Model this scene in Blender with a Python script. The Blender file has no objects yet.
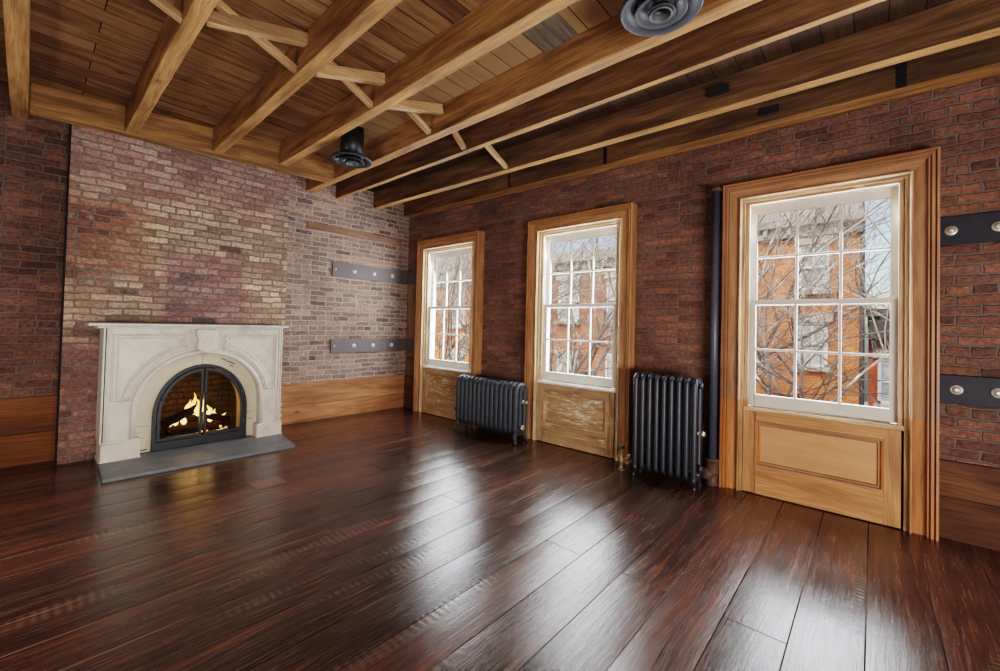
import bpy, math, random
from mathutils import Vector, Matrix
random.seed(7)
PI = math.pi
SC = bpy.context.scene
COL = SC.collection

# ---------------------------------------------------------------- materials
class NT:
    def __init__(s, name):
        s.m = bpy.data.materials.new(name); s.m.use_nodes = True
        s.t = s.m.node_tree; s.b = s.t.nodes['Principled BSDF']; s.out = s.t.nodes['Material Output']
    def n(s, typ, ins=None, **props):
        d = s.t.nodes.new(typ)
        for k, v in props.items(): setattr(d, k, v)
        for k, v in (ins or {}).items():
            sock = d.inputs[k]
            if isinstance(v, bpy.types.NodeSocket): s.t.links.new(v, sock)
            else: sock.default_value = v
        return d
    def set(s, **kw):
        for k, v in kw.items():
            sock = s.b.inputs[k.replace('_', ' ')]
            if isinstance(v, bpy.types.NodeSocket): s.t.links.new(v, sock)
            else: sock.default_value = v
    def math(s, op, a, b=0.0, c=None):
        ins = {0: a, 1: b}
        if c is not None: ins[2] = c
        return s.n('ShaderNodeMath', ins, operation=op).outputs[0]
    def mix(s, fac, a, b, mode='MIX'):
        return s.n('ShaderNodeMix', {0: fac, 6: a, 7: b}, data_type='RGBA', blend_type=mode).outputs[2]
    def ramp(s, fac, stops, interp='LINEAR'):
        d = s.n('ShaderNodeValToRGB', {0: fac}); cr = d.color_ramp; cr.interpolation = interp
        while len(cr.elements) < len(stops): cr.elements.new(0.5)
        for e, (p, c) in zip(cr.elements, stops):
            e.position = p; e.color = c if len(c) == 4 else (*c, 1)
        return d.outputs[0]
    def noise(s, vec, scale, detail=4, rough=0.55, dist=0.0):
        return s.n('ShaderNodeTexNoise', {'Vector': vec, 'Scale': scale, 'Detail': detail, 'Roughness': rough, 'Distortion': dist}).outputs[0]
    def vec(s, x, y, z=0.0):
        return s.n('ShaderNodeCombineXYZ', {0: x, 1: y, 2: z}).outputs[0]
    def uv(s):
        u = s.n('ShaderNodeUVMap').outputs[0]
        q = s.n('ShaderNodeSeparateXYZ', {0: u})
        return u, q.outputs[0], q.outputs[1]
    def bump(s, h, strength=0.5, dist=0.01):
        s.set(Normal=s.n('ShaderNodeBump', {'Height': h, 'Strength': strength, 'Distance': dist}).outputs[0])

def srgb(r, g, b):
    f = lambda c: (c / 255 / 12.92) if c / 255 <= 0.04045 else ((c / 255 + 0.055) / 1.055) ** 2.4
    return (f(r), f(g), f(b), 1)
def G(v): return (v, v, v, 1)

def brick_mat(name, cols, mortar, mortar2, patch=None, smear=0.35, smearcol=None, bw=0.212, rh=0.0635):
    m = NT(name); u, ux, uy = m.uv()
    wob = m.n('ShaderNodeTexNoise', {'Vector': u, 'Scale': 5.0, 'Detail': 3.0}).outputs[1]
    wob = m.n('ShaderNodeVectorMath', {0: wob, 1: (0.5, 0.5, 0.5)}, operation='SUBTRACT').outputs[0]
    wob = m.n('ShaderNodeVectorMath', {0: wob, 'Scale': 0.042}, operation='SCALE').outputs[0]
    fine = m.n('ShaderNodeTexNoise', {'Vector': u, 'Scale': 38.0, 'Detail': 3.0}).outputs[1]
    fine = m.n('ShaderNodeVectorMath', {0: fine, 1: (0.5, 0.5, 0.5)}, operation='SUBTRACT').outputs[0]
    fine = m.n('ShaderNodeVectorMath', {0: fine, 'Scale': 0.018}, operation='SCALE').outputs[0]
    p = m.n('ShaderNodeVectorMath', {0: u, 1: wob}).outputs[0]
    p = m.n('ShaderNodeVectorMath', {0: p, 1: fine}).outputs[0]
    br = m.n('ShaderNodeTexBrick', {'Vector': p, 'Color1': G(0), 'Color2': G(1), 'Mortar': G(0.5), 'Scale': 1.0,
             'Mortar Size': 0.0085, 'Mortar Smooth': 0.45, 'Brick Width': bw, 'Row Height': rh}, offset=0.5, squash=0.52, squash_frequency=6)
    rnd, fac = br.outputs[0], br.outputs[1]
    k = len(cols)
    base = m.ramp(rnd, [((i + 0.0) / (k - 1), c) for i, c in enumerate(cols)])
    if patch:
        for (cols2, expr) in patch:
            base = m.mix(expr(m, ux, uy, u), base, m.ramp(rnd, [(i / (len(cols2) - 1), c) for i, c in enumerate(cols2)]))
    n1 = m.noise(u, 34, 7, 0.75)
    base = m.mix(1.0, base, m.ramp(n1, [(0.3, G(0.32)), (0.5, G(1.0)), (0.7, G(1.75))]), 'MULTIPLY')
    n3 = m.noise(u, 1.3, 4, 0.6)
    base = m.mix(1.0, base, m.ramp(n3, [(0.3, G(0.62)), (0.5, G(1.0)), (0.72, G(1.25))]), 'MULTIPLY')
    n2 = m.noise(u, 11, 7, 0.72)
    sm = m.ramp(n2, [(0.54, G(0)), (0.72, G(smear))])
    base = m.mix(sm, base, smearcol or mortar)
    mo = m.mix(m.noise(u, 14, 5), mortar, mortar2)
    mo = m.mix(1.0, mo, m.ramp(n3, [(0.3, G(0.7)), (0.6, G(1.1))]), 'MULTIPLY')
    m.set(Base_Color=m.mix(fac, base, mo), Roughness=0.88)
    m.b.inputs['Specular IOR Level'].default_value = 0.25
    h = m.math('SUBTRACT', 1.0, fac)
    h = m.math('ADD', m.math('MULTIPLY', h, 0.75), m.math('MULTIPLY', n1, 0.55))
    h = m.math('ADD', h, m.math('MULTIPLY', rnd, 0.2))
    m.bump(h, 1.0, 0.018)
    return m.m

def wood_mat(name, dark, mid, light, rough=0.55, stretch=9.0, scale=2.2, spec=0.4, chip=None, chip_lo=0.6, zfade=None, knots=0.5, var=0.35, bump=0.35, coat=0.0, fine=(0.5, 1.35)):
    m = NT(name); u, ux, uy = m.uv()
    rnd = m.n('ShaderNodeObjectInfo').outputs['Random']
    ox = m.math('ADD', ux, m.math('MULTIPLY', rnd, 37.0)); oy = m.math('ADD', uy, m.math('MULTIPLY', rnd, 11.0))
    warp = m.noise(m.vec(ox, oy, rnd), 1.6, 2)
    oy2 = m.math('ADD', oy, m.math('MULTIPLY', warp, 0.10))
    v = m.vec(ox, m.math('MULTIPLY', oy2, stretch), rnd)
    n1 = m.noise(v, scale, 5, 0.6, 0.3)
    v2 = m.vec(m.math('MULTIPLY', ox, 2.0), m.math('MULTIPLY', oy2, 90.0), rnd)
    n2 = m.noise(v2, 1.6, 4, 0.65)
    c = m.ramp(n1, [(0.28, dark), (0.5, mid), (0.75, light)])
    c = m.mix(1.0, c, m.ramp(n2, [(0.3, G(fine[0])), (0.52, G(1.0)), (0.75, G(fine[1]))]), 'MULTIPLY')
    big = m.noise(m.vec(ox, m.math('MULTIPLY', oy, 2.5), rnd), 1.1, 3)
    c = m.mix(1.0, c, m.ramp(big, [(0.3, G(1 - var)), (0.55, G(1.0)), (0.75, G(1 + var * 0.6))]), 'MULTIPLY')
    if knots > 0:
        vo = m.n('ShaderNodeTexVoronoi', {'Vector': m.vec(m.math('MULTIPLY', ox, 1.0), m.math('MULTIPLY', oy, 2.2), rnd), 'Scale': 1.7}).outputs[0]
        c = m.mix(m.ramp(vo, [(0.03, G(knots)), (0.09, G(0))]), c, tuple(x * 0.3 for x in dark[:3]) + (1,))
    if zfade:   # real change of varnish with height (uv u = height on vertical boards)
        c = m.mix(m.ramp(ux, [(0.0, G(1)), (zfade[0] / 3, G(1)), (zfade[0] / 3 + 0.01, G(0)), (1, G(0))]) if False else m.math('LESS_THAN', ux, zfade[0]), c,
                  m.mix(1.0, c, zfade[1], 'MULTIPLY'))
    h = m.math('ADD', m.math('MULTIPLY', n2, 0.6), m.math('MULTIPLY', n1, 0.4))
    r = m.math('ADD', rough - 0.1, m.math('MULTIPLY', n1, 0.2))
    if chip:
        nc = m.noise(m.vec(m.math('MULTIPLY', ox, 6.0), m.math('MULTIPLY', oy, 24.0), rnd), 1.6, 7, 0.75)
        nb = m.noise(m.vec(ox, oy, rnd), 3.0, 2)
        f = m.ramp(m.math('ADD', nc, m.math('MULTIPLY', m.math('SUBTRACT', nb, 0.5), 0.45)), [(chip_lo, G(0)), (chip_lo + 0.1, G(0.85))])
        c = m.mix(f, c, chip)
        h = m.math('ADD', h, m.math('MULTIPLY', f, 0.5))
    m.set(Base_Color=c, Roughness=r); m.b.inputs['Specular IOR Level'].default_value = spec
    if coat: m.b.inputs['Coat Weight'].default_value = coat; m.b.inputs['Coat Roughness'].default_value = 0.25
    m.bump(h, bump, 0.006)
    return m.m

def board_mat(name, ramp_cols, width, length, dark_seam, rough, off=0.0, spec=0.5, grain=(0.55, 1.0, 1.3), floor=False, pale=None):
    """planks: rows across v, grain along u"""
    m = NT(name); u, ux, uy = m.uv()
    yy = m.math('ADD', uy, off)
    br = m.n('ShaderNodeTexBrick', {'Vector': m.vec(ux, yy), 'Color1': G(0), 'Color2': G(1), 'Mortar': G(0.5), 'Scale': 1.0,
             'Mortar Size': 0.0026 if floor else 0.003, 'Mortar Smooth': 0.1, 'Brick Width': length, 'Row Height': width}, offset=0.39, offset_frequency=2)
    rnd, fac = br.outputs[0], br.outputs[1]
    oz = m.math('MULTIPLY', rnd, 23.0)
    warp = m.noise(m.vec(ux, uy, oz), 1.8, 3)
    wy = m.math('ADD', yy, m.math('MULTIPLY', warp, 0.05 if floor else 0.12))
    n1 = m.noise(m.vec(ux, m.math('MULTIPLY', wy, 10.0), oz), 1.7, 6, 0.62, 0.4)
    n2 = m.noise(m.vec(m.math('MULTIPLY', ux, 2.5), m.math('MULTIPLY', wy, 110.0), oz), 1.5, 4, 0.7)
    k = len(ramp_cols)
    sel = m.math('ADD', m.math('MULTIPLY', rnd, 0.75), m.math('MULTIPLY', m.math('SUBTRACT', n1, 0.3), 1.0))
    c = m.ramp(sel, [(0.08 + 0.84 * i / (k - 1), q) for i, q in enumerate(ramp_cols)])
    c = m.mix(1.0, c, m.ramp(n2, [(0.28, G(grain[0])), (0.5, G(grain[1])), (0.8, G(grain[2]))]), 'MULTIPLY')
    if pale: # paler stretch of boards between two joists
        lo, hi, mul = pale
        f = m.math('MULTIPLY', m.math('GREATER_THAN', ux, lo), m.math('LESS_THAN', ux, hi))
        c = m.mix(m.math('MULTIPLY', f, 0.62), c, m.mix(n1, mul, tuple(q * 0.6 for q in mul[:3]) + (1,)))
        shade = m.math('GREATER_THAN', ux, -1.2)  # shade between the joists near the window wall, painted into the boards
        c = m.mix(m.math('MULTIPLY', shade, 0.85), c, srgb(40, 26, 16))
    h = m.math('ADD', m.math('MULTIPLY', n2, 0.35), m.math('MULTIPLY', n1, 0.5))
    h = m.math('ADD', h, m.math('MULTIPLY', fac, -1.6))
    if floor:
        big = m.noise(u, 0.8, 4, 0.6)
        g1 = m.noise(m.vec(m.math('MULTIPLY', ux, 1.2), m.math('MULTIPLY', wy, 38.0), oz), 2.0, 6, 0.72, 0.15)
        g2 = m.noise(m.vec(m.math('MULTIPLY', ux, 2.0), m.math('MULTIPLY', yy, 190.0), oz), 1.5, 3, 0.6)
        sel = m.math('ADD', m.math('MULTIPLY', rnd, 0.42), m.math('MULTIPLY', g1, 0.6))
        c = m.ramp(sel, [(0.15 + 0.7 * i / (k - 1), q) for i, q in enumerate(ramp_cols)])
        c = m.mix(1.0, c, m.ramp(g2, [(0.3, G(0.5)), (0.5, G(1.0)), (0.72, G(1.7))]), 'MULTIPLY')
        c = m.mix(1.0, c, m.ramp(big, [(0.3, G(0.7)), (0.5, G(1.0)), (0.75, G(1.4))]), 'MULTIPLY')
        st = m.noise(m.vec(m.math('MULTIPLY', ux, 0.8), m.math('MULTIPLY', wy, 11.0), oz), 1.7, 8, 0.75)
        c = m.mix(m.ramp(m.math('ADD', st, m.math('MULTIPLY', m.math('SUBTRACT', big, 0.5), 0.3)), [(0.5, G(0)), (0.7, G(0.8))]), c, srgb(108, 62, 38))
        # pale worn grain
        wn = m.noise(m.vec(m.math('MULTIPLY', ux, 3.0), m.math('MULTIPLY', wy, 75.0), oz), 1.5, 5, 0.7)
        c = m.mix(m.ramp(wn, [(0.55, G(0)), (0.72, G(0.55))]), c, srgb(120, 98, 82))
        # saw-mark ripples across some planks
        ripw = m.n('ShaderNodeTexWave', {'Vector': m.vec(ux, m.math('MULTIPLY', yy, 0.5)), 'Scale': 9.0, 'Distortion': 2.0, 'Detail': 2.0, 'Detail Scale': 1.5}, bands_direction='X').outputs[1]
        ripm = m.ramp(m.noise(m.vec(m.math('MULTIPLY', ux, 0.5), m.math('MULTIPLY', yy, 4.0), 3.0), 1.4, 2), [(0.58, G(0)), (0.66, G(1))])
        rip = m.math('MULTIPLY', ripw, ripm)
        c = m.mix(m.math('MULTIPLY', rip, 0.3), c, srgb(112, 92, 76))
        # scuffs and specks
        sc = m.noise(m.vec(m.math('MULTIPLY', ux, 9.0), m.math('MULTIPLY', yy, 16.0), 1.0), 4.0, 4, 0.75)
        c = m.mix(m.ramp(sc, [(0.66, G(0)), (0.73, G(0.7))]), c, srgb(140, 120, 104))
        dent = m.n('ShaderNodeTexVoronoi', {'Vector': m.vec(m.math('MULTIPLY', ux, 0.7), uy), 'Scale': 6.0}).outputs[0]
        df = m.ramp(dent, [(0.03, G(0.8)), (0.06, G(0))])
        c = m.mix(df, c, srgb(18, 10, 7))
        fr = m.math('FRACT', m.math('DIVIDE', yy, width)); cup = m.math('POWER', m.math('ABSOLUTE', m.math('SUBTRACT', fr, 0.5)), 2.0)
        r = m.math('ADD', rough, m.math('MULTIPLY', m.math('SUBTRACT', big, 0.5), 0.35))
        r = m.math('ADD', r, m.math('MULTIPLY', m.math('SUBTRACT', g1, 0.4), 0.35))
        r = m.math('ADD', r, m.math('MULTIPLY', fac, 0.5)); m.set(Specular_IOR_Level=m.math('MULTIPLY', m.math('SUBTRACT', 1.0, fac), spec))
        wv = m.noise(m.vec(ux, m.math('MULTIPLY', yy, 2.0), oz), 2.5, 3, 0.5)
        h = m.math('ADD', m.math('MULTIPLY', g2, 0.10), m.math('MULTIPLY', g1, 0.4))
        h = m.math('ADD', h, m.math('MULTIPLY', wv, 1.1)); h = m.math('ADD', h, m.math('MULTIPLY', cup, -3.6))
        h = m.math('ADD', h, m.math('MULTIPLY', rip, 0.22)); h = m.math('ADD', h, m.math('MULTIPLY', sc, 0.4)); h = m.math('SUBTRACT', h, m.math('MULTIPLY', fac, 1.2))
        c = m.mix(m.math('MULTIPLY', fac, 0.9), c, m.mix(m.ramp(m.noise(u, 1.1, 2), [(0.45, G(0)), (0.6, G(1))]), dark_seam, srgb(122, 100, 82)))
        m.b.inputs['IOR'].default_value = 1.42
        m.bump(h, 0.30, 0.006)
    else:
        kn = m.n('ShaderNodeTexVoronoi', {'Vector': m.vec(ux, m.math('MULTIPLY', uy, 1.5), oz), 'Scale': 2.2}).outputs[0]
        c = m.mix(m.ramp(kn, [(0.03, G(0.75)), (0.09, G(0))]), c, srgb(30, 18, 10))
        c = m.mix(fac, c, dark_seam); r = rough
        m.bump(h, 0.5, 0.008)
    m.set(Base_Color=c, Roughness=r)
    if not floor: m.b.inputs['Specular IOR Level'].default_value = spec
    return m.m

def plain(name, col, rough=0.5, metal=0.0, var=0.15, scale=12.0, spec=0.5, bump=0.1, col2=None, lo=0.5, hi=0.7):
    m = NT(name); tc = m.n('ShaderNodeTexCoord').outputs['Object']
    n = m.noise(tc, scale, 5, 0.6)
    c = m.mix(1.0, col, m.ramp(n, [(0.3, G(1 - var)), (0.7, G(1 + var))]), 'MULTIPLY')
    if col2: c = m.mix(m.ramp(m.noise(tc, scale * 0.6, 6, 0.7), [(lo, G(0)), (hi, G(1))]), c, col2)
    m.set(Base_Color=c, Roughness=rough, Metallic=metal); m.b.inputs['Specular IOR Level'].default_value = spec
    m.bump(n, bump, 0.004)
    return m.m

def emit(name, stops, strength, axis=2, span=(0, 1)):
    m = NT(name); tc = m.n('ShaderNodeTexCoord').outputs['Generated']
    q = m.n('ShaderNodeSeparateXYZ', {0: tc}).outputs[axis]
    n = m.noise(tc, 5.0, 3)
    q = m.math('ADD', q, m.math('MULTIPLY', m.math('SUBTRACT', n, 0.5), 0.5))
    c = m.ramp(q, stops)
    m.set(Base_Color=G(0), Emission_Color=c, Emission_Strength=strength, Roughness=1.0)
    return m.m

def glass_mat(name, tint=(1, 1, 1, 1), base=0.03):
    m = NT(name)
    t = m.n('ShaderNodeBsdfTransparent', {'Color': tint})
    g = m.n('ShaderNodeBsdfGlossy', {'Roughness': 0.03, 'Color': G(0.9)})
    lw = m.n('ShaderNodeFresnel', {'IOR': 1.45}).outputs[0]
    f = m.math('ADD', m.math('MULTIPLY', lw, 0.6), base)
    mx = m.n('ShaderNodeMixShader', {0: f, 1: t.outputs[0], 2: g.outputs[0]})
    m.t.links.new(mx.outputs[0], m.out.inputs[0])
    return m.m

M = {}
def boxmask(y0, y1, z0, z1, soft=0.12, amp=0.45):
    def e(m, ux, uy, u):
        n = m.math('MULTIPLY', m.math('SUBTRACT', m.noise(u, 2.4, 4), 0.5), amp)
        a = m.math('ADD', ux, n); b = m.math('ADD', uy, n)
        def up(v, p): return m.n('ShaderNodeMapRange', {0: v, 1: p - soft, 2: p + soft}).outputs[0]
        f = m.math('MULTIPLY', up(a, y0), m.math('SUBTRACT', 1.0, up(a, y1)))
        return m.math('MULTIPLY', f, m.math('MULTIPLY', up(b, z0), m.math('SUBTRACT', 1.0, up(b, z1))))
    return e
RED = [srgb(68, 45, 38), srgb(103, 66, 52), srgb(85, 57, 47), srgb(121, 81, 62), srgb(96, 66, 56), srgb(77, 48, 40)]
TAN = [srgb(112, 84, 68), srgb(174, 142, 116), srgb(140, 106, 86), srgb(198, 168, 138), srgb(124, 88, 72), srgb(164, 134, 110), srgb(82, 56, 46)]
M['brick_window'] = brick_mat('brick_window_wall', [srgb(82, 55, 46), srgb(120, 79, 63), srgb(97, 69, 56), srgb(131, 87, 68), srgb(110, 79, 66), srgb(91, 55, 45)],
                              srgb(124, 106, 96), srgb(86, 71, 64), smear=0.6, smearcol=srgb(104, 84, 76))
M['brick_right'] = brick_mat('brick_fireplace_wall', [srgb(96, 76, 66), srgb(142, 112, 94), srgb(112, 88, 78), srgb(158, 124, 104), srgb(126, 102, 90), srgb(88, 66, 58)],
                             srgb(184, 170, 162), srgb(140, 128, 122), smear=0.65, smearcol=srgb(160, 140, 130))
M['brick_left'] = brick_mat('brick_left_recess', RED, srgb(120, 104, 94), srgb(80, 68, 62), smear=0.35, smearcol=srgb(130, 100, 88))
M['brick_breast'] = brick_mat('brick_chimney', TAN, srgb(132, 118, 106), srgb(78, 68, 60), smear=0.6, smearcol=srgb(176, 154, 138),
    patch=[([srgb(92, 56, 44), srgb(138, 92, 70), srgb(80, 46, 38), srgb(156, 112, 86)], boxmask(-3.9, -3.2, 1.6, 2.35)),
           ([srgb(110, 72, 64), srgb(142, 102, 92), srgb(122, 82, 76), srgb(156, 120, 110), srgb(84, 68, 66)], boxmask(-3.0, -2.3, 1.1, 1.9, 0.05, 0.25)),
           ([srgb(128, 92, 82), srgb(150, 116, 104), srgb(112, 78, 68), srgb(160, 130, 116)], boxmask(-4.0, -1.0, 2.45, 3.4)),
           ([srgb(112, 74, 64), srgb(136, 96, 82), srgb(92, 62, 56)], boxmask(-3.9, -3.3, -0.5, 1.1))])
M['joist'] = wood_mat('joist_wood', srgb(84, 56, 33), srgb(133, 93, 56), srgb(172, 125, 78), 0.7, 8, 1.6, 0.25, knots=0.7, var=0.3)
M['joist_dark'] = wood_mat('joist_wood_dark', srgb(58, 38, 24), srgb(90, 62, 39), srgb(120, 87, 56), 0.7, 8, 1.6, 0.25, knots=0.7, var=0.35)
M['joist_edge'] = wood_mat('pale_lit_joist_edge', srgb(112, 76, 44), srgb(164, 118, 72), srgb(196, 148, 96), 0.7, 8, 1.6, 0.25, knots=0.6, var=0.25)
M['strut'] = wood_mat('bridging_wood', srgb(130, 98, 66), srgb(170, 132, 92), srgb(196, 160, 118), 0.65, 8, 2.0, 0.25)
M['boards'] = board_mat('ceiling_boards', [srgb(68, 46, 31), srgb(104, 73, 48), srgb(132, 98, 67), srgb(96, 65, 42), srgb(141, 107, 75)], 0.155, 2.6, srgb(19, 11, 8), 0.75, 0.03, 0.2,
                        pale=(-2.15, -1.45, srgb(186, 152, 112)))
M['patch'] = wood_mat('weathered_patch', srgb(72, 62, 52), srgb(98, 86, 74), srgb(120, 106, 92), 0.8, 8, 2, 0.2)
M['floor'] = board_mat('dark_floor_planks', [srgb(32, 21, 15), srgb(57, 35, 26), srgb(40, 26, 20), srgb(71, 44, 31), srgb(47, 29, 22)], 0.237, 4.6, srgb(21, 12, 9), 0.19, -4.845 + 0.237 * 30, 0.6, (0.7, 1.0, 1.2), floor=True)
M['patch_floor'] = wood_mat('floor_patch_wood', srgb(70, 40, 26), srgb(104, 62, 40), srgb(126, 80, 54), 0.3, 8, 2, 0.5, knots=0)
M['casing'] = wood_mat('stripped_pine', srgb(129, 85, 52), srgb(173, 120, 77), srgb(198, 145, 99), 0.55, 8, 2.0, 0.35, chip=srgb(247, 207, 167), chip_lo=0.66, var=0.2, fine=(0.68, 1.2))
M['casing_new'] = wood_mat('varnished_casing', srgb(121, 80, 52), srgb(158, 108, 74), srgb(178, 129, 92), 0.5, 8, 2.0, 0.4, chip=srgb(242, 195, 146), chip_lo=0.74, var=0.18, zfade=(0.72, (1.3, 1.0, 0.6, 1)), fine=(0.68, 1.2))
M['bead'] = wood_mat('pale_bead', srgb(162, 125, 89), srgb(205, 171, 132), srgb(231, 203, 168), 0.5, 8, 2.0, 0.35, chip=srgb(255, 248, 227), chip_lo=0.6, knots=0)
M['bead_new'] = wood_mat('warm_bead', srgb(151, 110, 78), srgb(190, 149, 112), srgb(220, 186, 149), 0.5, 8, 2.0, 0.35, chip=srgb(251, 231, 201), chip_lo=0.62, knots=0, zfade=(0.72, (0.85, 0.68, 0.46, 1)))
M['panel_old'] = wood_mat('chipped_panel', srgb(134, 97, 65), srgb(173, 132, 91), srgb(197, 158, 114), 0.6, 8, 2.0, 0.3, chip=srgb(222, 203, 177), chip_lo=0.58, var=0.25)
M['panel_chip'] = wood_mat('flaking_panel', srgb(134, 97, 65), srgb(173, 132, 91), srgb(197, 158, 114), 0.6, 8, 2.0, 0.3, chip=srgb(227, 210, 186), chip_lo=0.50, var=0.25)
M['panel_new'] = wood_mat('new_panel', srgb(139, 88, 53), srgb(182, 121, 74), srgb(207, 145, 96), 0.45, 5, 1.4, 0.4, var=0.25, knots=0)
M['panel_field'] = wood_mat('plywood_field', srgb(183, 129, 86), srgb(201, 143, 98), srgb(215, 157, 112), 0.5, 3, 1.2, 0.35, var=0.08, knots=0.0, fine=(0.88, 1.08), bump=0.1)
M['sash'] = plain('white_sash_paint', srgb(226, 222, 214), 0.45, var=0.06, col2=srgb(170, 160, 146), lo=0.66, hi=0.8)
M['sash_grey'] = plain('grey_sash_paint', srgb(196, 188, 178), 0.45, var=0.06, col2=srgb(160, 146, 130), lo=0.66, hi=0.8)
M['outwhite'] = plain('exterior_white', srgb(236, 236, 232), 0.6, var=0.04)
M['board_or'] = wood_mat('rustic_baseboard', srgb(116, 72, 46), srgb(162, 108, 72), srgb(190, 140, 102), 0.65, 7, 1.3, 0.15, knots=0.8, var=0.35)
M['board_dk'] = wood_mat('dark_baseboard', srgb(48, 28, 17), srgb(86, 53, 33), srgb(122, 82, 54), 0.65, 7, 1.2, 0.15, knots=0.8, var=0.4)
M['board_lf'] = wood_mat('orange_baseboard', srgb(72, 38, 16), srgb(103, 58, 27), srgb(124, 76, 40), 0.65, 5, 1.0, 0.15, knots=0.7, var=0.3)
M['nailer'] = wood_mat('embedded_nailer', srgb(98, 72, 56), srgb(124, 94, 74), srgb(142, 112, 90), 0.8, 8, 2, 0.2)
M['plate'] = plain('lit_iron_plate', srgb(80, 68, 68), 0.6, 0.0, 0.12, 20, 0.5, 0.15)  # paler than the navy plates: the light falling on these is in the colour
M['plate_dk'] = plain('navy_iron_plate', srgb(36, 34, 42), 0.6, 0.0, 0.2, 20, 0.25, 0.15)
M['bolt'] = plain('bright_bolt', srgb(206, 198, 186), 0.4, 0.6, 0.1, 30)
M['iron'] = plain('cast_iron_black', srgb(46, 48, 56), 0.42, 0.35, 0.12, 25, 0.5, 0.12)
M['iron2'] = plain('cast_iron_silvered', srgb(51, 54, 63), 0.5, 0.3, 0.12, 25, 0.5, 0.12)
M['pipe'] = plain('dark_pipe', srgb(66, 69, 82), 0.42, 0.1, 0.12, 15)
M['rust'] = plain('rusty_fitting', srgb(94, 70, 56), 0.65, 0.4, 0.3, 30, col2=srgb(60, 44, 36))
M['brass'] = plain('aged_brass', srgb(128, 104, 72), 0.5, 0.6, 0.25, 40, col2=srgb(84, 66, 48), lo=0.5, hi=0.7)
M['silver'] = plain('dull_nickel', srgb(200, 188, 170), 0.35, 0.85, 0.12, 40)
M['ductblack'] = plain('black_duct', srgb(26, 27, 30), 0.42, 0.4, 0.15, 25)
M['vent'] = plain('blue_grey_diffuser', srgb(28, 31, 38), 0.5, 0.1, 0.12, 25)
M['vent_rim'] = plain('worn_metal_rim', srgb(78, 78, 80), 0.5, 0.3, 0.2, 30)
M['marble'] = plain('cream_marble', srgb(196, 186, 172), 0.4, 0, 0.10, 9, 0.45, 0.06, col2=srgb(156, 142, 130), lo=0.52, hi=0.78)
M['marble_lo'] = plain('stained_marble', srgb(194, 180, 164), 0.45, 0, 0.12, 9, 0.45, 0.06, col2=srgb(170, 148, 130), lo=0.52, hi=0.75)
M['cream'] = plain('cream_surround', srgb(206, 190, 164), 0.6, 0, 0.05, 12, 0.3, 0.05)
M['slate'] = plain('slate_hearth', srgb(92, 92, 94), 0.5, 0, 0.16, 10, 0.4, 0.2, col2=srgb(112, 110, 110), lo=0.5, hi=0.7)
M['blackmetal'] = plain('black_iron_door', srgb(32, 33, 36), 0.45, 0.4, 0.1, 25)
M['soot'] = plain('soot', srgb(14, 12, 11), 0.9, 0, 0.3, 20, 0.1)
M['firebrick'] = brick_mat('firebrick', [srgb(96, 78, 54), srgb(112, 90, 60), srgb(90, 72, 50)], srgb(84, 68, 48), srgb(72, 58, 42), smear=0.2)
M['log'] = wood_mat('charred_log', srgb(26, 18, 14), srgb(58, 40, 28), srgb(92, 64, 44), 0.9, 5, 4, 0.1, bump=0.9)
M['ember'] = emit('embers', [(0.0, (0.9, 0.08, 0.02, 1)), (0.4, (0.02, 0.01, 0.01, 1)), (0.55, (0.95, 0.16, 0.04, 1)), (0.8, (1, 0.5, 0.15, 1)), (1.0, (0.05, 0.02, 0.02, 1))], 3.0, 1)
M['flame'] = emit('flame', [(0.0, (1, 0.72, 0.32, 1)), (0.5, (1, 0.55, 0.16, 1)), (1.0, (1, 0.28, 0.04, 1))], 3.2)
M['pane'] = glass_mat('window_glass')
M['firepane'] = glass_mat('smoked_fire_glass', (0.62, 0.60, 0.55, 1), 0.02)
M['plaster'] = plain('warm_plaster', srgb(94, 82, 73), 0.9, 0, 0.05, 4)
M['dark'] = plain('dark_recess', srgb(10, 8, 7), 0.9)
M['strap'] = plain('dark_strap', srgb(30, 20, 18), 0.6, 0.4)
# outdoors
M['facade'] = brick_mat('orange_facade_brick', [srgb(206, 112, 62), srgb(226, 138, 84), srgb(214, 122, 70), srgb(232, 150, 96)], srgb(224, 170, 128), srgb(206, 150, 110), smear=0.3, smearcol=srgb(234, 186, 146))
M['facade2'] = brick_mat('red_facade_brick', [srgb(190, 88, 52), srgb(206, 100, 60), srgb(196, 92, 56)], srgb(206, 128, 92), srgb(180, 104, 72), smear=0.2)
M['facade3'] = brick_mat('dull_facade_brick', [srgb(176, 108, 78), srgb(190, 124, 92), srgb(166, 100, 74)], srgb(190, 150, 124), srgb(170, 128, 104), smear=0.3)
M['cornice'] = plain('grey_cornice', srgb(152, 150, 144), 0.7, 0, 0.12, 3)
M['slate_roof'] = plain('grey_mansard', srgb(150, 148, 142), 0.8, 0, 0.15, 4)
M['stone'] = plain('window_stone', srgb(206, 196, 178), 0.8, 0, 0.1, 5)
M['extpane'] = plain('far_window_pane', srgb(150, 160, 164), 0.2, 0, 0.3, 2, col2=srgb(206, 206, 198), lo=0.45, hi=0.55)
M['extdark'] = plain('far_dark_iron', srgb(60, 56, 54), 0.6)
M['bark'] = plain('pale_bark', srgb(183, 166, 149), 0.9, 0, 0.3, 8, 0.2, 0.2, col2=srgb(255, 251, 242), lo=0.52, hi=0.66)  # bark colour lightened so the branches look sunlit
M['bark_dk'] = plain('dark_bark', srgb(125, 108, 96), 0.9, 0, 0.3, 8, 0.2, 0.2, col2=srgb(204, 192, 180), lo=0.55, hi=0.7)
M['street'] = plain('street', srgb(150, 148, 146), 0.9, 0, 0.2, 1.5)

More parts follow.
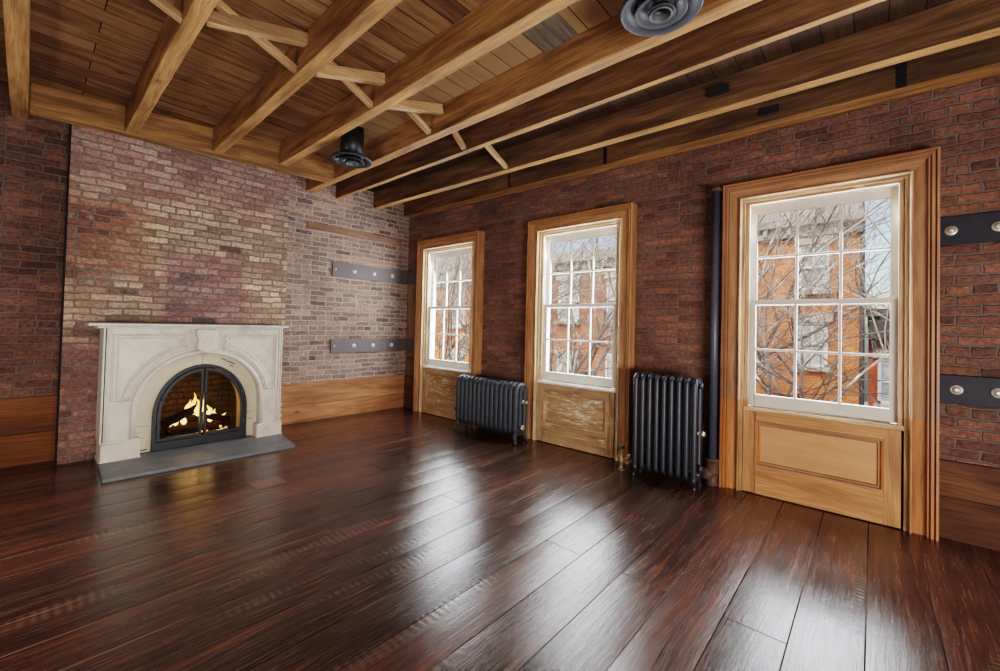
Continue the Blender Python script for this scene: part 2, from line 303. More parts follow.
# ---------------------------------------------------------------- mesh helper
class MB:
    def __init__(s): s.v = []; s.f = []; s.uv = []; s.sm = []
    def face(s, pts, grain='x', smooth=False):
        i = len(s.v); s.v += [tuple(p) for p in pts]; s.f.append(list(range(i, i + len(pts)))); s.sm.append(smooth)
        a, b, c = (Vector(pts[k]) for k in (0, 1, 2))
        n = (b - a).cross(c - b)
        if n.length < 1e-12 and len(pts) > 3: n = (c - b).cross(Vector(pts[3]) - c)
        ax = max(range(3), key=lambda k: abs(n[k])); g = 'xyz'.index(grain)
        oth = [k for k in range(3) if k != ax]
        uu, vv = (g, [k for k in oth if k != g][0]) if g in oth else (oth[0], oth[1])
        s.uv.append([(p[uu], p[vv]) for p in pts])
    def box(s, x0, x1, y0, y1, z0, z1, grain=None):
        if grain is None: grain = 'xyz'[max(range(3), key=lambda k: (x1 - x0, y1 - y0, z1 - z0)[k])]
        p = lambda a, b, c: ((x0, x1)[a], (y0, y1)[b], (z0, z1)[c])
        for q in (((0,0,0),(0,1,0),(1,1,0),(1,0,0)), ((0,0,1),(1,0,1),(1,1,1),(0,1,1)), ((0,0,0),(1,0,0),(1,0,1),(0,0,1)),
                  ((1,1,0),(0,1,0),(0,1,1),(1,1,1)), ((0,1,0),(0,0,0),(0,0,1),(0,1,1)), ((1,0,0),(1,1,0),(1,1,1),(1,0,1))):
            s.face([p(*k) for k in q], grain)
        return s
    def bar(s, p0, p1, w, h, grain='x', upv=(0, 0, 1)):
        a, b = Vector(p0), Vector(p1); d = (b - a).normalized(); side = d.cross(Vector(upv)).normalized(); up = side.cross(d)
        c = lambda o, i, j: tuple(o + side * (w / 2 * i) + up * (h / 2 * j))
        A = [c(a, *k) for k in ((-1,-1),(1,-1),(1,1),(-1,1))]; B = [c(b, *k) for k in ((-1,-1),(1,-1),(1,1),(-1,1))]
        s.face(A[::-1], grain); s.face(B, grain)
        for k in range(4): s.face([A[k], A[(k+1)%4], B[(k+1)%4], B[k]][::1], grain)
        return s
    def grid(s, rings, closed=True, cap=True, smooth=True, grain='z', loop=False):
        """rings of equal length joined into a tube with shared verts"""
        i0 = len(s.v); n = len(rings[0]); R = len(rings)
        for r in rings: s.v += [tuple(p) for p in r]
        acc = [0.0]
        for a, b in zip(rings, rings[1:]): acc.append(acc[-1] + (Vector(a[0]) - Vector(b[0])).length)
        cir = [0.0]
        for k in range(n): cir.append(cir[-1] + (Vector(rings[0][k]) - Vector(rings[0][(k + 1) % n])).length)
        for j in range(R if loop else R - 1):
            j2 = (j + 1) % R
            for k in range(n if closed else n - 1):
                k2 = (k + 1) % n
                s.f.append([i0 + j*n + k, i0 + j*n + k2, i0 + j2*n + k2, i0 + j2*n + k]); s.sm.append(smooth)
                s.uv.append([(acc[j], cir[k]), (acc[j], cir[k+1]), (acc[min(j+1, R-1)], cir[k+1]), (acc[min(j+1, R-1)], cir[k])])
        if cap and not loop:
            for j, rev in ((0, True), (R - 1, False)):
                idx = [i0 + j*n + k for k in range(n)]
                if rev: idx = idx[::-1]
                s.f.append(idx); s.sm.append(False); s.uv.append([(s.v[q][0], s.v[q][2]) for q in idx])
        return s
    def tube(s, path, rad, n=10, loop=False, cap=True, smooth=True):
        P = [Vector(p) for p in path]; R = []
        L = len(P); prev = None
        for i, p in enumerate(P):
            if loop: t = (P[(i+1) % L] - P[i-1]).normalized()
            else: t = (P[min(i+1, L-1)] - P[max(i-1, 0)]).normalized()
            if prev is None:
                ref = Vector((0, 0, 1)) if abs(t.z) < 0.9 else Vector((1, 0, 0))
                a = t.cross(ref).normalized()
            else:
                a = (prev - t * prev.dot(t)).normalized()
            prev = a; b = t.cross(a)
            r = rad[i] if isinstance(rad, (list, tuple)) else rad
            R.append([p + a * (r * math.cos(2*PI*k/n)) + b * (r * math.sin(2*PI*k/n)) for k in range(n)])
        return s.grid(R, cap=cap, smooth=smooth, loop=loop)
    def lathe(s, prof, c, axis='z', n=24, smooth=True, cap=True):
        """prof: list of (radius, height) along the axis from c"""
        rings = []
        for r, h in prof:
            ring = []
            for k in range(n):
                a = 2*PI*k/n; u, v = r*math.cos(a), r*math.sin(a)
                ring.append({'z': (c[0]+u, c[1]+v, c[2]+h), 'x': (c[0]+h, c[1]+u, c[2]+v), 'y': (c[0]+v, c[1]+h, c[2]+u)}[axis])
            rings.append(ring)
        return s.grid(rings, cap=cap, smooth=smooth)
    def prism_yz(s, poly, x0, x1, grain='z'):
        """polygon in (y,z) extruded between x0 and x1 (triangulate via ngon)"""
        s.face([(x1, y, z) for y, z in poly], grain); s.face([(x0, y, z) for y, z in poly][::-1], grain)
        k = len(poly)
        for i in range(k):
            (a, b), (c, d) = poly[i], poly[(i+1) % k]
            s.face([(x0, a, b), (x0, c, d), (x1, c, d), (x1, a, b)], grain)
        return s
    def strip_yz(s, outer, inner, x0, x1, closed=False, grain='z'):
        """band between two (y,z) polylines of equal length, extruded x0..x1"""
        k = len(outer)
        for i in range(k if closed else k - 1):
            j = (i + 1) % k
            o0, o1, n0, n1 = outer[i], outer[j], inner[i], inner[j]
            s.face([(x1, *o0), (x1, *n0), (x1, *n1), (x1, *o1)], grain); s.face([(x0, *o1), (x0, *n1), (x0, *n0), (x0, *o0)], grain)
            s.face([(x0, *o0), (x1, *o0), (x1, *o1), (x0, *o1)], grain); s.face([(x1, *n0), (x0, *n0), (x0, *n1), (x1, *n1)], grain)
        if not closed:
            for i in (0, k - 1):
                s.face([(x0, *outer[i]), (x0, *inner[i]), (x1, *inner[i]), (x1, *outer[i])], grain)
        return s
    def build(s, name, mat, parent=None, bevel=0.0, seg=2, origin=None, fix=True):
        me = bpy.data.meshes.new(name)
        if parent is not None: o0 = world_loc(parent)
        elif origin is not None: o0 = Vector(origin)
        else:
            xs, ys, zs = zip(*s.v); o0 = Vector(((min(xs)+max(xs))/2, (min(ys)+max(ys))/2, min(zs)))
        me.from_pydata([(p[0]-o0.x, p[1]-o0.y, p[2]-o0.z) for p in s.v], [], s.f)
        lay = me.uv_layers.new(name='UVMap'); d = lay.data; k = 0
        for q in s.uv:
            for w in q: d[k].uv = w; k += 1
        me.polygons.foreach_set('use_smooth', s.sm)
        if fix:
            import bmesh
            bm = bmesh.new(); bm.from_mesh(me)
            bmesh.ops.remove_doubles(bm, verts=bm.verts, dist=1e-5)
            bmesh.ops.recalc_face_normals(bm, faces=bm.faces); bm.to_mesh(me); bm.free()
        me.materials.append(M[mat] if isinstance(mat, str) else mat)
        o = bpy.data.objects.new(name, me); COL.objects.link(o)
        if parent is not None: o.parent = parent
        else: o.location = o0
        if bevel:
            b = o.modifiers.new('edge', 'BEVEL'); b.width = bevel; b.segments = seg; b.limit_method = 'ANGLE'; b.angle_limit = 0.7
        return o

def world_loc(o):
    v = Vector((0, 0, 0))
    while o is not None: v += o.location; o = o.parent
    return v
def tag(o, label=None, cat=None, group=None, kind=None):
    if label: o['label'] = label
    if cat: o['category'] = cat
    if group: o['group'] = group
    if kind: o['kind'] = kind
    return o
def empty(name, loc, label=None, cat=None, group=None, kind=None):
    o = bpy.data.objects.new(name, None); COL.objects.link(o); o.location = loc; o.empty_display_size = 0.1
    return tag(o, label, cat, group, kind)
def copy_tree(o, parent=None):
    c = o.copy(); COL.objects.link(c); c.parent = parent
    for ch in list(o.children): copy_tree(ch, c)
    return c
def arc(cx, cz, rx, rz, a0, a1, n):
    return [(cx + rx*math.cos(a0+(a1-a0)*k/n), cz + rz*math.sin(a0+(a1-a0)*k/n)) for k in range(n+1)]

# ---------------------------------------------------------------- room shell
RX, RY, CZ = 7.6, -5.3, 3.12
tag(MB().box(-0.3, RX, RY, 0.36, -0.12, 0.0, 'y').build('floor', 'floor'), 'dark stained wide plank floor', 'floor', kind='structure')
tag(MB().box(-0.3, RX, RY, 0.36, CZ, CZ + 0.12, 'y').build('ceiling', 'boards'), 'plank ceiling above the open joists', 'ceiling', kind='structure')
tag(MB().box(-0.3, 0, -1.86, 0.36, 0, CZ, 'y').build('wall_fireplace', 'brick_right'), 'pale brick wall between chimney breast and corner', 'wall', kind='structure')
tag(MB().box(-0.3, 0, RY, -3.66, 0, CZ, 'y').build('wall_left', 'brick_left'), 'dark red brick wall left of the chimney breast', 'wall', kind='structure')
w = MB()
WIN = [(0.36, 1.61), (2.388, 3.632), (4.408, 5.645)]
OPEN = [(a + 0.13, b - 0.13) for a, b in WIN]
OT = 2.33
edges = [-0.0] + [q for o in OPEN for q in o] + [RX]
for i in range(0, len(edges), 2): w.box(edges[i], edges[i+1], 0, 0.13, 0, OT, 'x')
w.box(0, RX, 0, 0.13, OT, CZ, 'x')
for a, b in OPEN: w.box(a, b, 0.10, 0.13, 0, 0.64, 'x')
tag(w.build('wall_windows', 'brick_window'), 'dark red brick wall with three tall windows', 'wall', kind='structure')
tag(MB().box(RX, RX + 0.2, RY, 0.36, 0, CZ, 'y').build('wall_right', 'plaster'), 'plain wall outside the picture', 'wall', kind='structure')
tag(MB().box(-0.3, RX, RY - 0.2, RY, 0, CZ, 'x').build('wall_back', 'plaster'), 'plain wall outside the picture', 'wall', kind='structure')

pm = MB(); pq = [(1.722, -2.707), (1.926, -2.698), (1.943, -2.483), (1.735, -2.478)]
pm.face([(a, b, 0.0022) for a, b in pq], 'y')
for k in range(4):
    (a, b), (c, d) = pq[k], pq[(k+1) % 4]; pm.face([(a, b, 0.0), (c, d, 0.0), (c, d, 0.0022), (a, b, 0.0022)], 'y')
tag(pm.build('floor_patch', 'patch_floor'), 'small orange brown board let into the dark floor in front of the hearth', 'floor board')
# chimney breast with firebox opening
BX = 0.20; FY0, FY1, FZ = -3.12, -2.25, 0.86
b = MB()
b.box(0.0, BX, -3.66, FY0, 0, CZ, 'y'); b.box(0.0, BX, FY1, -1.86, 0, CZ, 'y'); b.box(0.0, BX, FY0, FY1, FZ, CZ, 'y')
b.box(-0.30, 0.0, -3.66, FY0, 0, CZ, 'y'); b.box(-0.30, 0.0, FY1, -1.86, 0, CZ, 'y'); b.box(-0.30, 0.0, FY0, FY1, FZ, CZ, 'y')
cb = tag(b.build('wall_chimney', 'brick_breast'), 'weathered tan and red brick chimney breast above the mantel', 'chimney breast', kind='structure')
fb = MB(); fb.box(-0.36, -0.30, FY0 - 0.05, FY1 + 0.05, 0, FZ + 0.05, 'y'); fb.box(-0.3, BX, FY0 - 0.03, FY0 + 0.02, 0, FZ, 'y')
fb.box(-0.3, BX, FY1 - 0.02, FY1 + 0.03, 0, FZ, 'y'); fb.box(-0.3, BX, FY0, FY1, FZ - 0.02, FZ + 0.02, 'y')
fb.box(-0.3, 0.36, FY0 + 0.02, FY1 - 0.02, 0.001, 0.035, 'y')
fb.build('firebox_lining', 'firebrick', cb)
MB().box(0.0, BX - 0.004, -3.6685, -3.661, 0.0, CZ).build('side_joint', 'dark', cb)
MB().box(0.0, BX + 0.012, -3.655, -3.66, 0.0, 0.03).build('base_strip', 'board_dk', cb)

# baseboards (two stacked planks each)
def baseboard(name, mat, label, rng, axis, top, mid):
    o = empty(name, (0, 0, 0), label, 'baseboard', kind='structure')
    a, c = rng
    for (z0, z1, t) in ((0, mid, 0.026), (mid + 0.003, top, 0.03)):
        m = MB()
        if axis == 'y': m.box(0.0, t, a, c, z0, z1)
        else: m.box(a, c, -t, 0.0, z0, z1)
        m.build('plank', mat, o, 0.003)
    return o
baseboard('baseboard_fireplace', 'board_or', 'two-plank rustic baseboard right of the fireplace', (-1.86, -0.03), 'y', 0.485, 0.21)
baseboard('baseboard_left', 'board_lf', 'tall orange two-plank baseboard left of the chimney breast', (RY, -3.665), 'y', 0.565, 0.26)
baseboard('baseboard_corner', 'board_dk', 'short baseboard between corner and first window', (0.0, 0.358), 'x', 0.475, 0.21)
baseboard('baseboard_middle', 'board_dk', 'baseboard behind the low radiator', (1.612, 2.386), 'x', 0.48, 0.21)
baseboard('baseboard_pier', 'board_dk', 'baseboard behind the tall radiator and pipe', (3.634, 4.406), 'x', 0.48, 0.21)
baseboard('baseboard_right', 'board_dk', 'dark worn two-plank baseboard right of the large window', (5.647, RX), 'x', 0.485, 0.26)
# wooden strip let into the brick
tag(MB().box(0.0, 0.012, -1.55, -0.14, 2.43, 2.515).build('trim_1', 'nailer', bevel=0.004), 'brown wooden strip let into the brick near the ceiling', 'nailing strip', kind='structure')
tag(MB().box(0.03, 0.24, -0.012, 0.0, 1.032, 1.855).build('trim_2', 'nailer', bevel=0.003), 'grey upright board in the corner between the iron plates', 'corner board', kind='structure')

# ---------------------------------------------------------------- windows
def sweep_u(m, prof, x0, x1, zt):
    """mitred casing: profile (w inward, d out of the wall) round left leg, head, right leg"""
    for (w0, d0), (w1, d1) in zip(prof, prof[1:]):
        P = lambda w, d: [(x0+w, -d, 0.0), (x0+w, -d, zt-w), (x1-w, -d, zt-w), (x1-w, -d, 0.0)]
        A, B = P(w0, d0), P(w1, d1)
        for i, g in ((0, 'z'), (1, 'x'), (2, 'z')):
            m.face([A[i], B[i], B[i+1], A[i+1]], g)
    return m
PROF = [(0, 0), (0, 0.108), (0.012, 0.112), (0.016, 0.09), (0.021, 0.1), (0.034, 0.104), (0.041, 0.082), (0.044, 0.092), (0.05, 0.094), (0.056, 0.07), (0.118, 0.064)]
PROF2 = [(0.118, 0.064), (0.120, 0.092), (0.126, 0.095), (0.131, 0.09), (0.135, 0.068), (0.155, 0.064), (0.155, -0.06)]
def sash(root, name, x0, x1, z0, z1, y0, y1, top, bot, mat, latch=False):
    st = 0.045; mw = 0.017; m = MB()
    m.box(x0, x0 + st, y0, y1, z0, z1); m.box(x1 - st, x1, y0, y1, z0, z1)
    m.box(x0 + st, x1 - st, y0, y1, z1 - top, z1); m.box(x0 + st, x1 - st, y0, y1, z0, z0 + bot)
    gx0, gx1, gz0, gz1 = x0 + st, x1 - st, z0 + bot, z1 - top
    for k in (1, 2):
        c = gx0 + (gx1 - gx0) * k / 3; m.box(c - mw/2, c + mw/2, y0 + 0.006, y1 - 0.006, gz0, gz1)
    c = (gz0 + gz1) / 2; m.box(gx0, gx1, y0 + 0.007, y1 - 0.007, c - mw/2, c + mw/2)
    # putty bevel lines round the panes
    s = m.build(name, mat, root, 0.003)
    g = MB(); yy = (y0 + y1) / 2; g.face([(gx0, yy, gz0), (gx1, yy, gz0), (gx1, yy, gz1), (gx0, yy, gz1)], 'x')
    g.build('glass_pane', 'pane', s, fix=False)
    if latch:
        l = MB(); cx = (x0 + x1)/2; l.box(cx - 0.03, cx + 0.03, y0 - 0.012, y0 + 0.01, z1, z1 + 0.008); l.lathe([(0.012, 0), (0.012, 0.012), (0.004, 0.018)], (cx, y0, z1 + 0.008), n=10)
        l.build('latch', 'brass', s)
    return s
def window(n, x0, x1, zt, cas, beadm, smat, panel, label, latch):
    root = empty('window_%d' % n, ((x0 + x1)/2, 0, 0), label, 'window', kind='structure')
    sweep_u(MB(), PROF, x0, x1, zt).build('casing', cas, root)
    sweep_u(MB(), PROF2, x0, x1, zt).build('inner_bead', beadm, root)
    a, c = x0 + 0.155, x1 - 0.155; it = zt - 0.155; zs = 0.665
    m = MB(); m.box(a, a + 0.03, -0.045, -0.012, zs, it); m.box(c - 0.03, c, -0.045, -0.012, zs, it); m.box(a + 0.03, c - 0.03, -0.045, -0.012, it - 0.022, it)
    m.build('stop_bead', beadm, root, 0.004)
    m = MB(); m.box(a, a + 0.022, -0.012, 0.115, zs, it); m.box(c - 0.022, c, -0.012, 0.115, zs, it); m.box(a, c, -0.012, 0.115, it - 0.022, it + 0.02)
    m.build('outer_frame', 'outwhite', root)
    m = MB(); m.box(a, c, -0.075, 0.06, 0.64, 0.668); m.box(a + 0.01, c - 0.01, -0.085, -0.06, 0.648, 0.66)
    m.build('sill', beadm if n == 3 else 'sash', root, 0.004)
    MB().box(a, c, 0.06, 0.20, 0.60, 0.655).build('outer_sill', 'stone', root)
    sash(root, 'upper_sash', a + 0.022, c - 0.022, 1.475, it - 0.015, 0.030, 0.065, 0.075, 0.035, smat)
    sash(root, 'lower_sash', a + 0.024, c - 0.024, 0.675, 1.512, -0.010, 0.026, 0.035, 0.09, smat, latch)
    # raised panel below the sill
    yp = -0.072; px0, px1 = a + 0.004, c - 0.014
    m = MB()
    m.box(px0, px0 + 0.085, yp, -0.03, 0.008, 0.638, 'z'); m.box(px1 - 0.085, px1, yp, -0.03, 0.008, 0.638, 'z')
    m.box(px0 + 0.085, px1 - 0.085, yp, -0.03, 0.565, 0.638, 'x'); m.box(px0 + 0.085, px1 - 0.085, yp, -0.03, 0.008, 0.225, 'x')
    pf = m.build('apron_frame', panel, root, 0.002)
    m = MB(); ix0, ix1, iz0, iz1 = px0 + 0.085, px1 - 0.085, 0.225, 0.565
    ra = [(ix0, yp - 0.006, iz0), (ix1, yp - 0.006, iz0), (ix1, yp - 0.006, iz1), (ix0, yp - 0.006, iz1)]
    def ring(k, y): return [(ix0 + k, y, iz0 + k), (ix1 - k, y, iz0 + k), (ix1 - k, y, iz1 - k), (ix0 + k, y, iz1 - k)]
    rs = [ring(-0.004, yp), ring(-0.002, yp - 0.008), ring(0.01, yp - 0.006), ring(0.016, yp + 0.008), ring(0.026, yp + 0.006), ring(0.034, yp + 0.018)]
    for A, B in zip(rs, rs[1:]):
        for k in range(4): m.face([A[k], A[(k+1) % 4], B[(k+1) % 4], B[k]], 'xz'[k % 2])
    m.build('apron_molding', 'casing_new' if n == 3 else panel, pf)
    A = ring(0.033, yp + 0.017); m = MB(); m.face(A, 'x'); m.build('apron_panel', 'panel_field' if n == 3 else 'panel_chip', pf, fix=False)
    MB().box(a, c, -0.03, 0.10, 0.0, 0.645).build('apron_back', 'dark', root)
    return root
window(1, *WIN[0], 2.458, 'casing', 'bead', 'sash', 'panel_old', 'window nearest the corner in a deep stripped wood casing', True)
window(2, *WIN[1], 2.455, 'casing', 'bead', 'sash', 'panel_old', 'window between the two radiators, chipped white panel below', True)
window(3, *WIN[2], 2.452, 'casing_new', 'bead_new', 'sash_grey', 'panel_new', 'large window right of the black pipe with clean wood panel below', False)

# ---------------------------------------------------------------- joists and ceiling timber
def joist(xa, ya, xb, yb, wid, zb, mat, label):
    """from end a (fireplace side) to b, ya/yb the centre line"""
    m = MB(); h = wid / 2; N = 14; rr = random.Random(label)
    rings = []
    for k in range(N + 1):
        t = k / N; x = xa + (xb - xa)*t; y = ya + (yb - ya)*t
        j = lambda: rr.uniform(-0.003, 0.003)
        rings.append([(x, y - h + j(), zb + j()), (x, y + h + j(), zb + j()), (x, y + h, CZ - 0.001), (x, y - h, CZ - 0.001)])
    for A, B in zip(rings, rings[1:]):
        for k in range(4): m.face([A[k], A[(k+1) % 4], B[(k+1) % 4], B[k]], 'x')
    m.face(rings[0], 'x'); m.face(rings[-1][::-1], 'x')
    o = m.build('ceiling_joist', mat, bevel=0.006)
    o.data.materials.append(M['joist_edge'])      # paler underside: sawn edge plus light from below painted in
    for p in o.data.polygons:
        if p.normal.z < -0.7: p.material_index = 1
    return tag(o, label, 'joist', 'ceiling joists running toward the fireplace wall')
ZB = 2.89
J = {}
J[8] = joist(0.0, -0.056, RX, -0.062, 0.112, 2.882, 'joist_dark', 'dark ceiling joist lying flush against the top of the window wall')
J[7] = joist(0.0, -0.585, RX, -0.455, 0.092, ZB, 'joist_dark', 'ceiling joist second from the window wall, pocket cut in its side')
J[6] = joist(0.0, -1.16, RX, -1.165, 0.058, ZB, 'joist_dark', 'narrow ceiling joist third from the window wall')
J[5] = joist(0.0, -1.535, RX, -1.585, 0.095, ZB, 'joist', 'ceiling joist passing right of both round diffusers')
J[4] = joist(0.70, -2.12, RX, -2.16, 0.088, ZB, 'joist', 'ceiling joist framed into the header, passing left of both round diffusers')
J[3] = joist(0.53, -2.67, RX, -2.76, 0.090, ZB, 'joist', 'middle one of the three ceiling joists framed into the header')
J[2] = joist(0.37, -3.30, RX, -3.345, 0.090, ZB, 'joist', 'ceiling joist above the mantel, farthest of the header joists from the windows')
J[1] = joist(0.0, -3.955, RX, -3.99, 0.095, ZB, 'joist', 'ceiling joist beside the left end of the header, past the chimney breast')
def on_y(px): return px
# pockets cut in joists
MB().box(4.42, 4.55, -0.592, -0.56, 2.985, 3.045).build('mortise_pocket', 'dark', J[7])
MB().box(4.66, 4.79, -0.128, -0.11, 2.945, 3.0).build('mortise_pocket', 'dark', J[8])
MB().box(5.44, 5.49, -0.122, -0.116, 2.884, 3.10).build('strap', 'strap', J[8])
MB().box(3.33, 3.36, -0.122, -0.116, 2.884, 3.05).build('strap', 'strap', J[8])
tb = MB(); tb.tube([(2.11, -0.125, 3.06), (2.115, -0.13, 2.93), (2.13, -0.14, 2.90), (2.16, -0.135, 2.895)], 0.006, 6); tb.build('hook', 'strap', J[8])
# thin ledger strip under the wall joist
MB().box(0.36, RX, -0.03, -0.001, 2.855, 2.881).build('ledger_strip', 'joist', J[8], 0.003)
# header carrying the joist ends in front of the chimney
hd = MB()
fr0, fr1, bk0, bk1 = (0.29, -3.905), (0.72, -1.585), (0.20, -3.905), (0.56, -1.585)
z0 = ZB - 0.012
def hp(q, z): return (q[0], q[1], z)
hd.face([hp(fr0, z0), hp(fr1, z0), hp(fr1, CZ), hp(fr0, CZ)], 'y'); hd.face([hp(bk1, z0), hp(bk0, z0), hp(bk0, CZ), hp(bk1, CZ)], 'y')
hd.face([hp(bk0, z0), hp(bk1, z0), hp(fr1, z0), hp(fr0, z0)], 'y'); hd.face([hp(fr0, CZ), hp(fr1, CZ), hp(bk1, CZ), hp(bk0, CZ)], 'y')
hd.face([hp(fr0, z0), hp(fr0, CZ), hp(bk0, CZ), hp(bk0, z0)], 'y'); hd.face([hp(fr1, z0), hp(bk1, z0), hp(bk1, CZ), hp(fr1, CZ)], 'y')
tag(hd.build('header_beam', 'joist', bevel=0.005), 'golden header beam crossing in front of the chimney top, joist ends against it', 'beam')
# cross bridging
pairs = [(1, 2, -3.907, -3.345), (2, 3, -3.255, -2.715), (3, 4, -2.625, -2.165), (4, 5, -2.075, -1.61), (5, 6, -1.505, -1.195), (6, 7, -1.13, -0.59)]
txt = {1: 'joists at the picture top left', 2: 'joists above the mantel', 3: 'third and fourth joists from the left', 4: 'joists on either side of the round diffusers', 5: 'closely spaced pair of joists', 6: 'second and third joists from the window wall'}
for i, j, ya, yb in pairs:
    if i <= 4:
        a = MB().bar((2.50, ya, 2.965), (2.62, yb, 3.06), 0.05, 0.075, 'y')
        tag(a.build('bridging_strut', 'strut', bevel=0.004), 'thick wooden bridging strut wedged high between the ' + txt[i], 'strut', 'bridging struts between the joists')
    a = MB().bar((2.54, ya, 3.07), (2.46, yb, 2.915), 0.045, 0.04, 'y')
    tag(a.build('bridging_strut', 'strut', bevel=0.004), 'thin pale bridging strut slanting down between the ' + txt[i], 'strut', 'bridging struts between the joists')
tag(MB().box(3.67, 3.93, -2.115, -1.585, CZ - 0.012, CZ - 0.001, 'y').build('patch_board', 'patch'), 'grey weathered board patched into the ceiling between two joists', 'board')

# ---------------------------------------------------------------- round diffusers
def diffuser(loc, label):
    x, y, z = loc
    r = empty('air_diffuser', loc, label, 'diffuser', 'round black air diffusers between the joists')
    MB().lathe([(0.108, 0.03), (0.108, CZ - z - 0.001)], loc, n=32).build('duct', 'ductblack', r)
    MB().lathe([(0.105, 0.05), (0.13, 0.035), (0.185, 0.028), (0.192, 0.02), (0.19, 0.008), (0.18, 0.004), (0.135, 0.022), (0.125, 0.035), (0.105, 0.05)], loc, n=48, cap=False).build('flange', 'vent', r)
    MB().lathe([(0.06, 0.04), (0.075, 0.03), (0.118, 0.004), (0.121, -0.002), (0.116, -0.005), (0.075, 0.012), (0.06, 0.028), (0.06, 0.04)], loc, n=40, cap=False).build('ring', 'vent', r)
    MB().lathe([(0.02, 0.03), (0.04, 0.014), (0.066, -0.008), (0.068, -0.014), (0.063, -0.016), (0.044, -0.004), (0.044, 0.02), (0.02, 0.03)], loc, n=32, cap=False).build('ring', 'vent', r)
    MB().lathe([(0.052, -0.014), (0.054, -0.02), (0.048, -0.022), (0.044, -0.018), (0.042, 0.03)], loc, n=28, cap=False).build('centre_rim', 'vent_rim', r)
    s = MB()
    for k in range(3):
        a = 2*PI*k/3 + 0.4; s.bar((x + 0.02*math.cos(a), y + 0.02*math.sin(a), z + 0.036), (x + 0.12*math.cos(a), y + 0.12*math.sin(a), z + 0.036), 0.012, 0.006)
    s.build('spider', 'ductblack', r)
    MB().lathe([(0.104, 0.06), (0.001, 0.062)], loc, n=24).build('inner_cap', 'dark', r)
    return r
diffuser((1.575, -1.838, 2.80), 'round diffuser on a black duct near the chimney wall')
diffuser((4.56, -1.885, 2.80), 'large round diffuser at the top edge of the picture, seen from below')

# ---------------------------------------------------------------- iron wall plates
def plate(axis, a, c, z0, z1, bolts, mat, label, screw=None):
    m = MB(); t = 0.022
    if axis == 'x0': m.box(0.0, t, a, c, z0, z1, 'y')
    else: m.box(a, c, -t, 0.0, z0, z1, 'x')
    o = tag(m.build('iron_plate', mat, bevel=0.003), label, 'iron plate', 'flat iron tie plates bolted to the brick')
    zc = (z0 + z1)/2
    for q in bolts:
        b = MB()
        prof = [(0.030, 0), (0.030, 0.004), (0.026, 0.007), (0.017, 0.007), (0.016, 0.014), (0.008, 0.018)]
        if axis == 'x0': b.lathe([(r, t + h) for r, h in prof], (0, q, zc), 'x', 14)
        else: b.lathe([(r, -t - h) for r, h in prof], (q, 0, zc), 'y', 14)
        b.build('bolt', 'bolt', o)
    if screw is not None:
        b = MB().lathe([(0.012, t), (0.010, t + 0.006)], (0, screw, zc), 'x', 10); b.build('screw', 'bolt', o)
    return o
plate('x0', -1.21, -0.024, 1.858, 2.052, (-0.90, -0.595, -0.29), 'plate', 'upper iron plate on the fireplace wall, three bright bolts', -1.165)
plate('x0', -1.20, -0.024, 0.848, 1.032, (-0.875, -0.58, -0.27), 'plate', 'lower iron plate on the fireplace wall, three bright bolts', -1.155)
plate('y0', 0.0, 0.356, 1.858, 2.035, (), 'plate', 'short upper iron plate between corner and first window')
plate('y0', 0.0, 0.356, 0.848, 1.03, (), 'plate', 'short lower iron plate between corner and first window')
plate('y0', 5.65, 7.4, 1.838, 2.019, (5.70, 5.895, 6.10, 6.3, 6.5), 'plate_dk', 'upper dark iron plate right of the large window')
plate('y0', 5.65, 7.4, 0.842, 1.02, (5.725, 5.895, 6.10, 6.3, 6.5), 'plate_dk', 'lower dark iron plate right of the large window')

# ---------------------------------------------------------------- fireplace
MX = 0.47
mt = empty('marble_mantelpiece', (BX, -2.70, 0), 'cream marble mantelpiece with arched opening and carved keystone', 'mantelpiece')
yc, zs_, ra = -2.70, 0.42, 0.505
L0, L1 = -3.41, -2.0
TOPZ = 1.168
# body: slab with arched opening, built as quads between the arch and the outline
m = MB(); N = 40
inn = arc(yc, zs_, ra, ra, PI, 0, N)
out = []
for (y, z) in inn:
    dy, dz = y - yc, z - zs_
    t = 1e9
    if dy < -1e-6: t = min(t, (L0 - yc)/dy)
    if dy > 1e-6: t = min(t, (L1 - yc)/dy)
    if dz > 1e-6: t = min(t, (TOPZ - zs_)/dz)
    out.append((yc + dy*t, zs_ + dz*t))
# insert exact corners
def corner(poly_o, poly_i, c):
    best = min(range(len(poly_o)-1), key=lambda k: abs(math.dist(poly_o[k], c) + math.dist(c, poly_o[k+1])))
    poly_o.insert(best+1, c); poly_i.insert(best+1, ((poly_i[best][0]+poly_i[best+1][0])/2, (poly_i[best][1]+poly_i[best+1][1])/2))
corner(out, inn, (L0, TOPZ)); corner(out, inn, (L1, TOPZ))
out = [(L0, 0.0)] + out + [(L1, 0.0)]; inn = [(yc - ra, 0.0)] + inn + [(yc + ra, 0.0)]
m.strip_yz(out, inn, BX, MX, False)
m.build('body', 'marble', mt)
# shelf
m = MB(); m.box(BX, MX + 0.055, -3.53, -1.945, 1.178, 1.203); m.build('shelf', 'marble', mt, 0.006, 3)
m = MB(); m.box(BX, MX + 0.02, -3.47, -1.985, 1.16, 1.178); m.build('shelf_molding', 'marble', mt, 0.005)
# plinths
for (a, c, h, nm) in ((-3.425, -3.165, 0.19, 'plinth'), (-2.225, -1.975, 0.165, 'plinth')):
    m = MB(); m.box(BX, MX + 0.028, a, c, 0.0, h - 0.02); m.box(BX, MX + 0.018, a + 0.004, c - 0.004, h - 0.02, h); m.box(BX, MX + 0.038, a - 0.006, c + 0.004, 0.0, 0.035)
    m.build(nm, 'marble_lo', mt, 0.005)
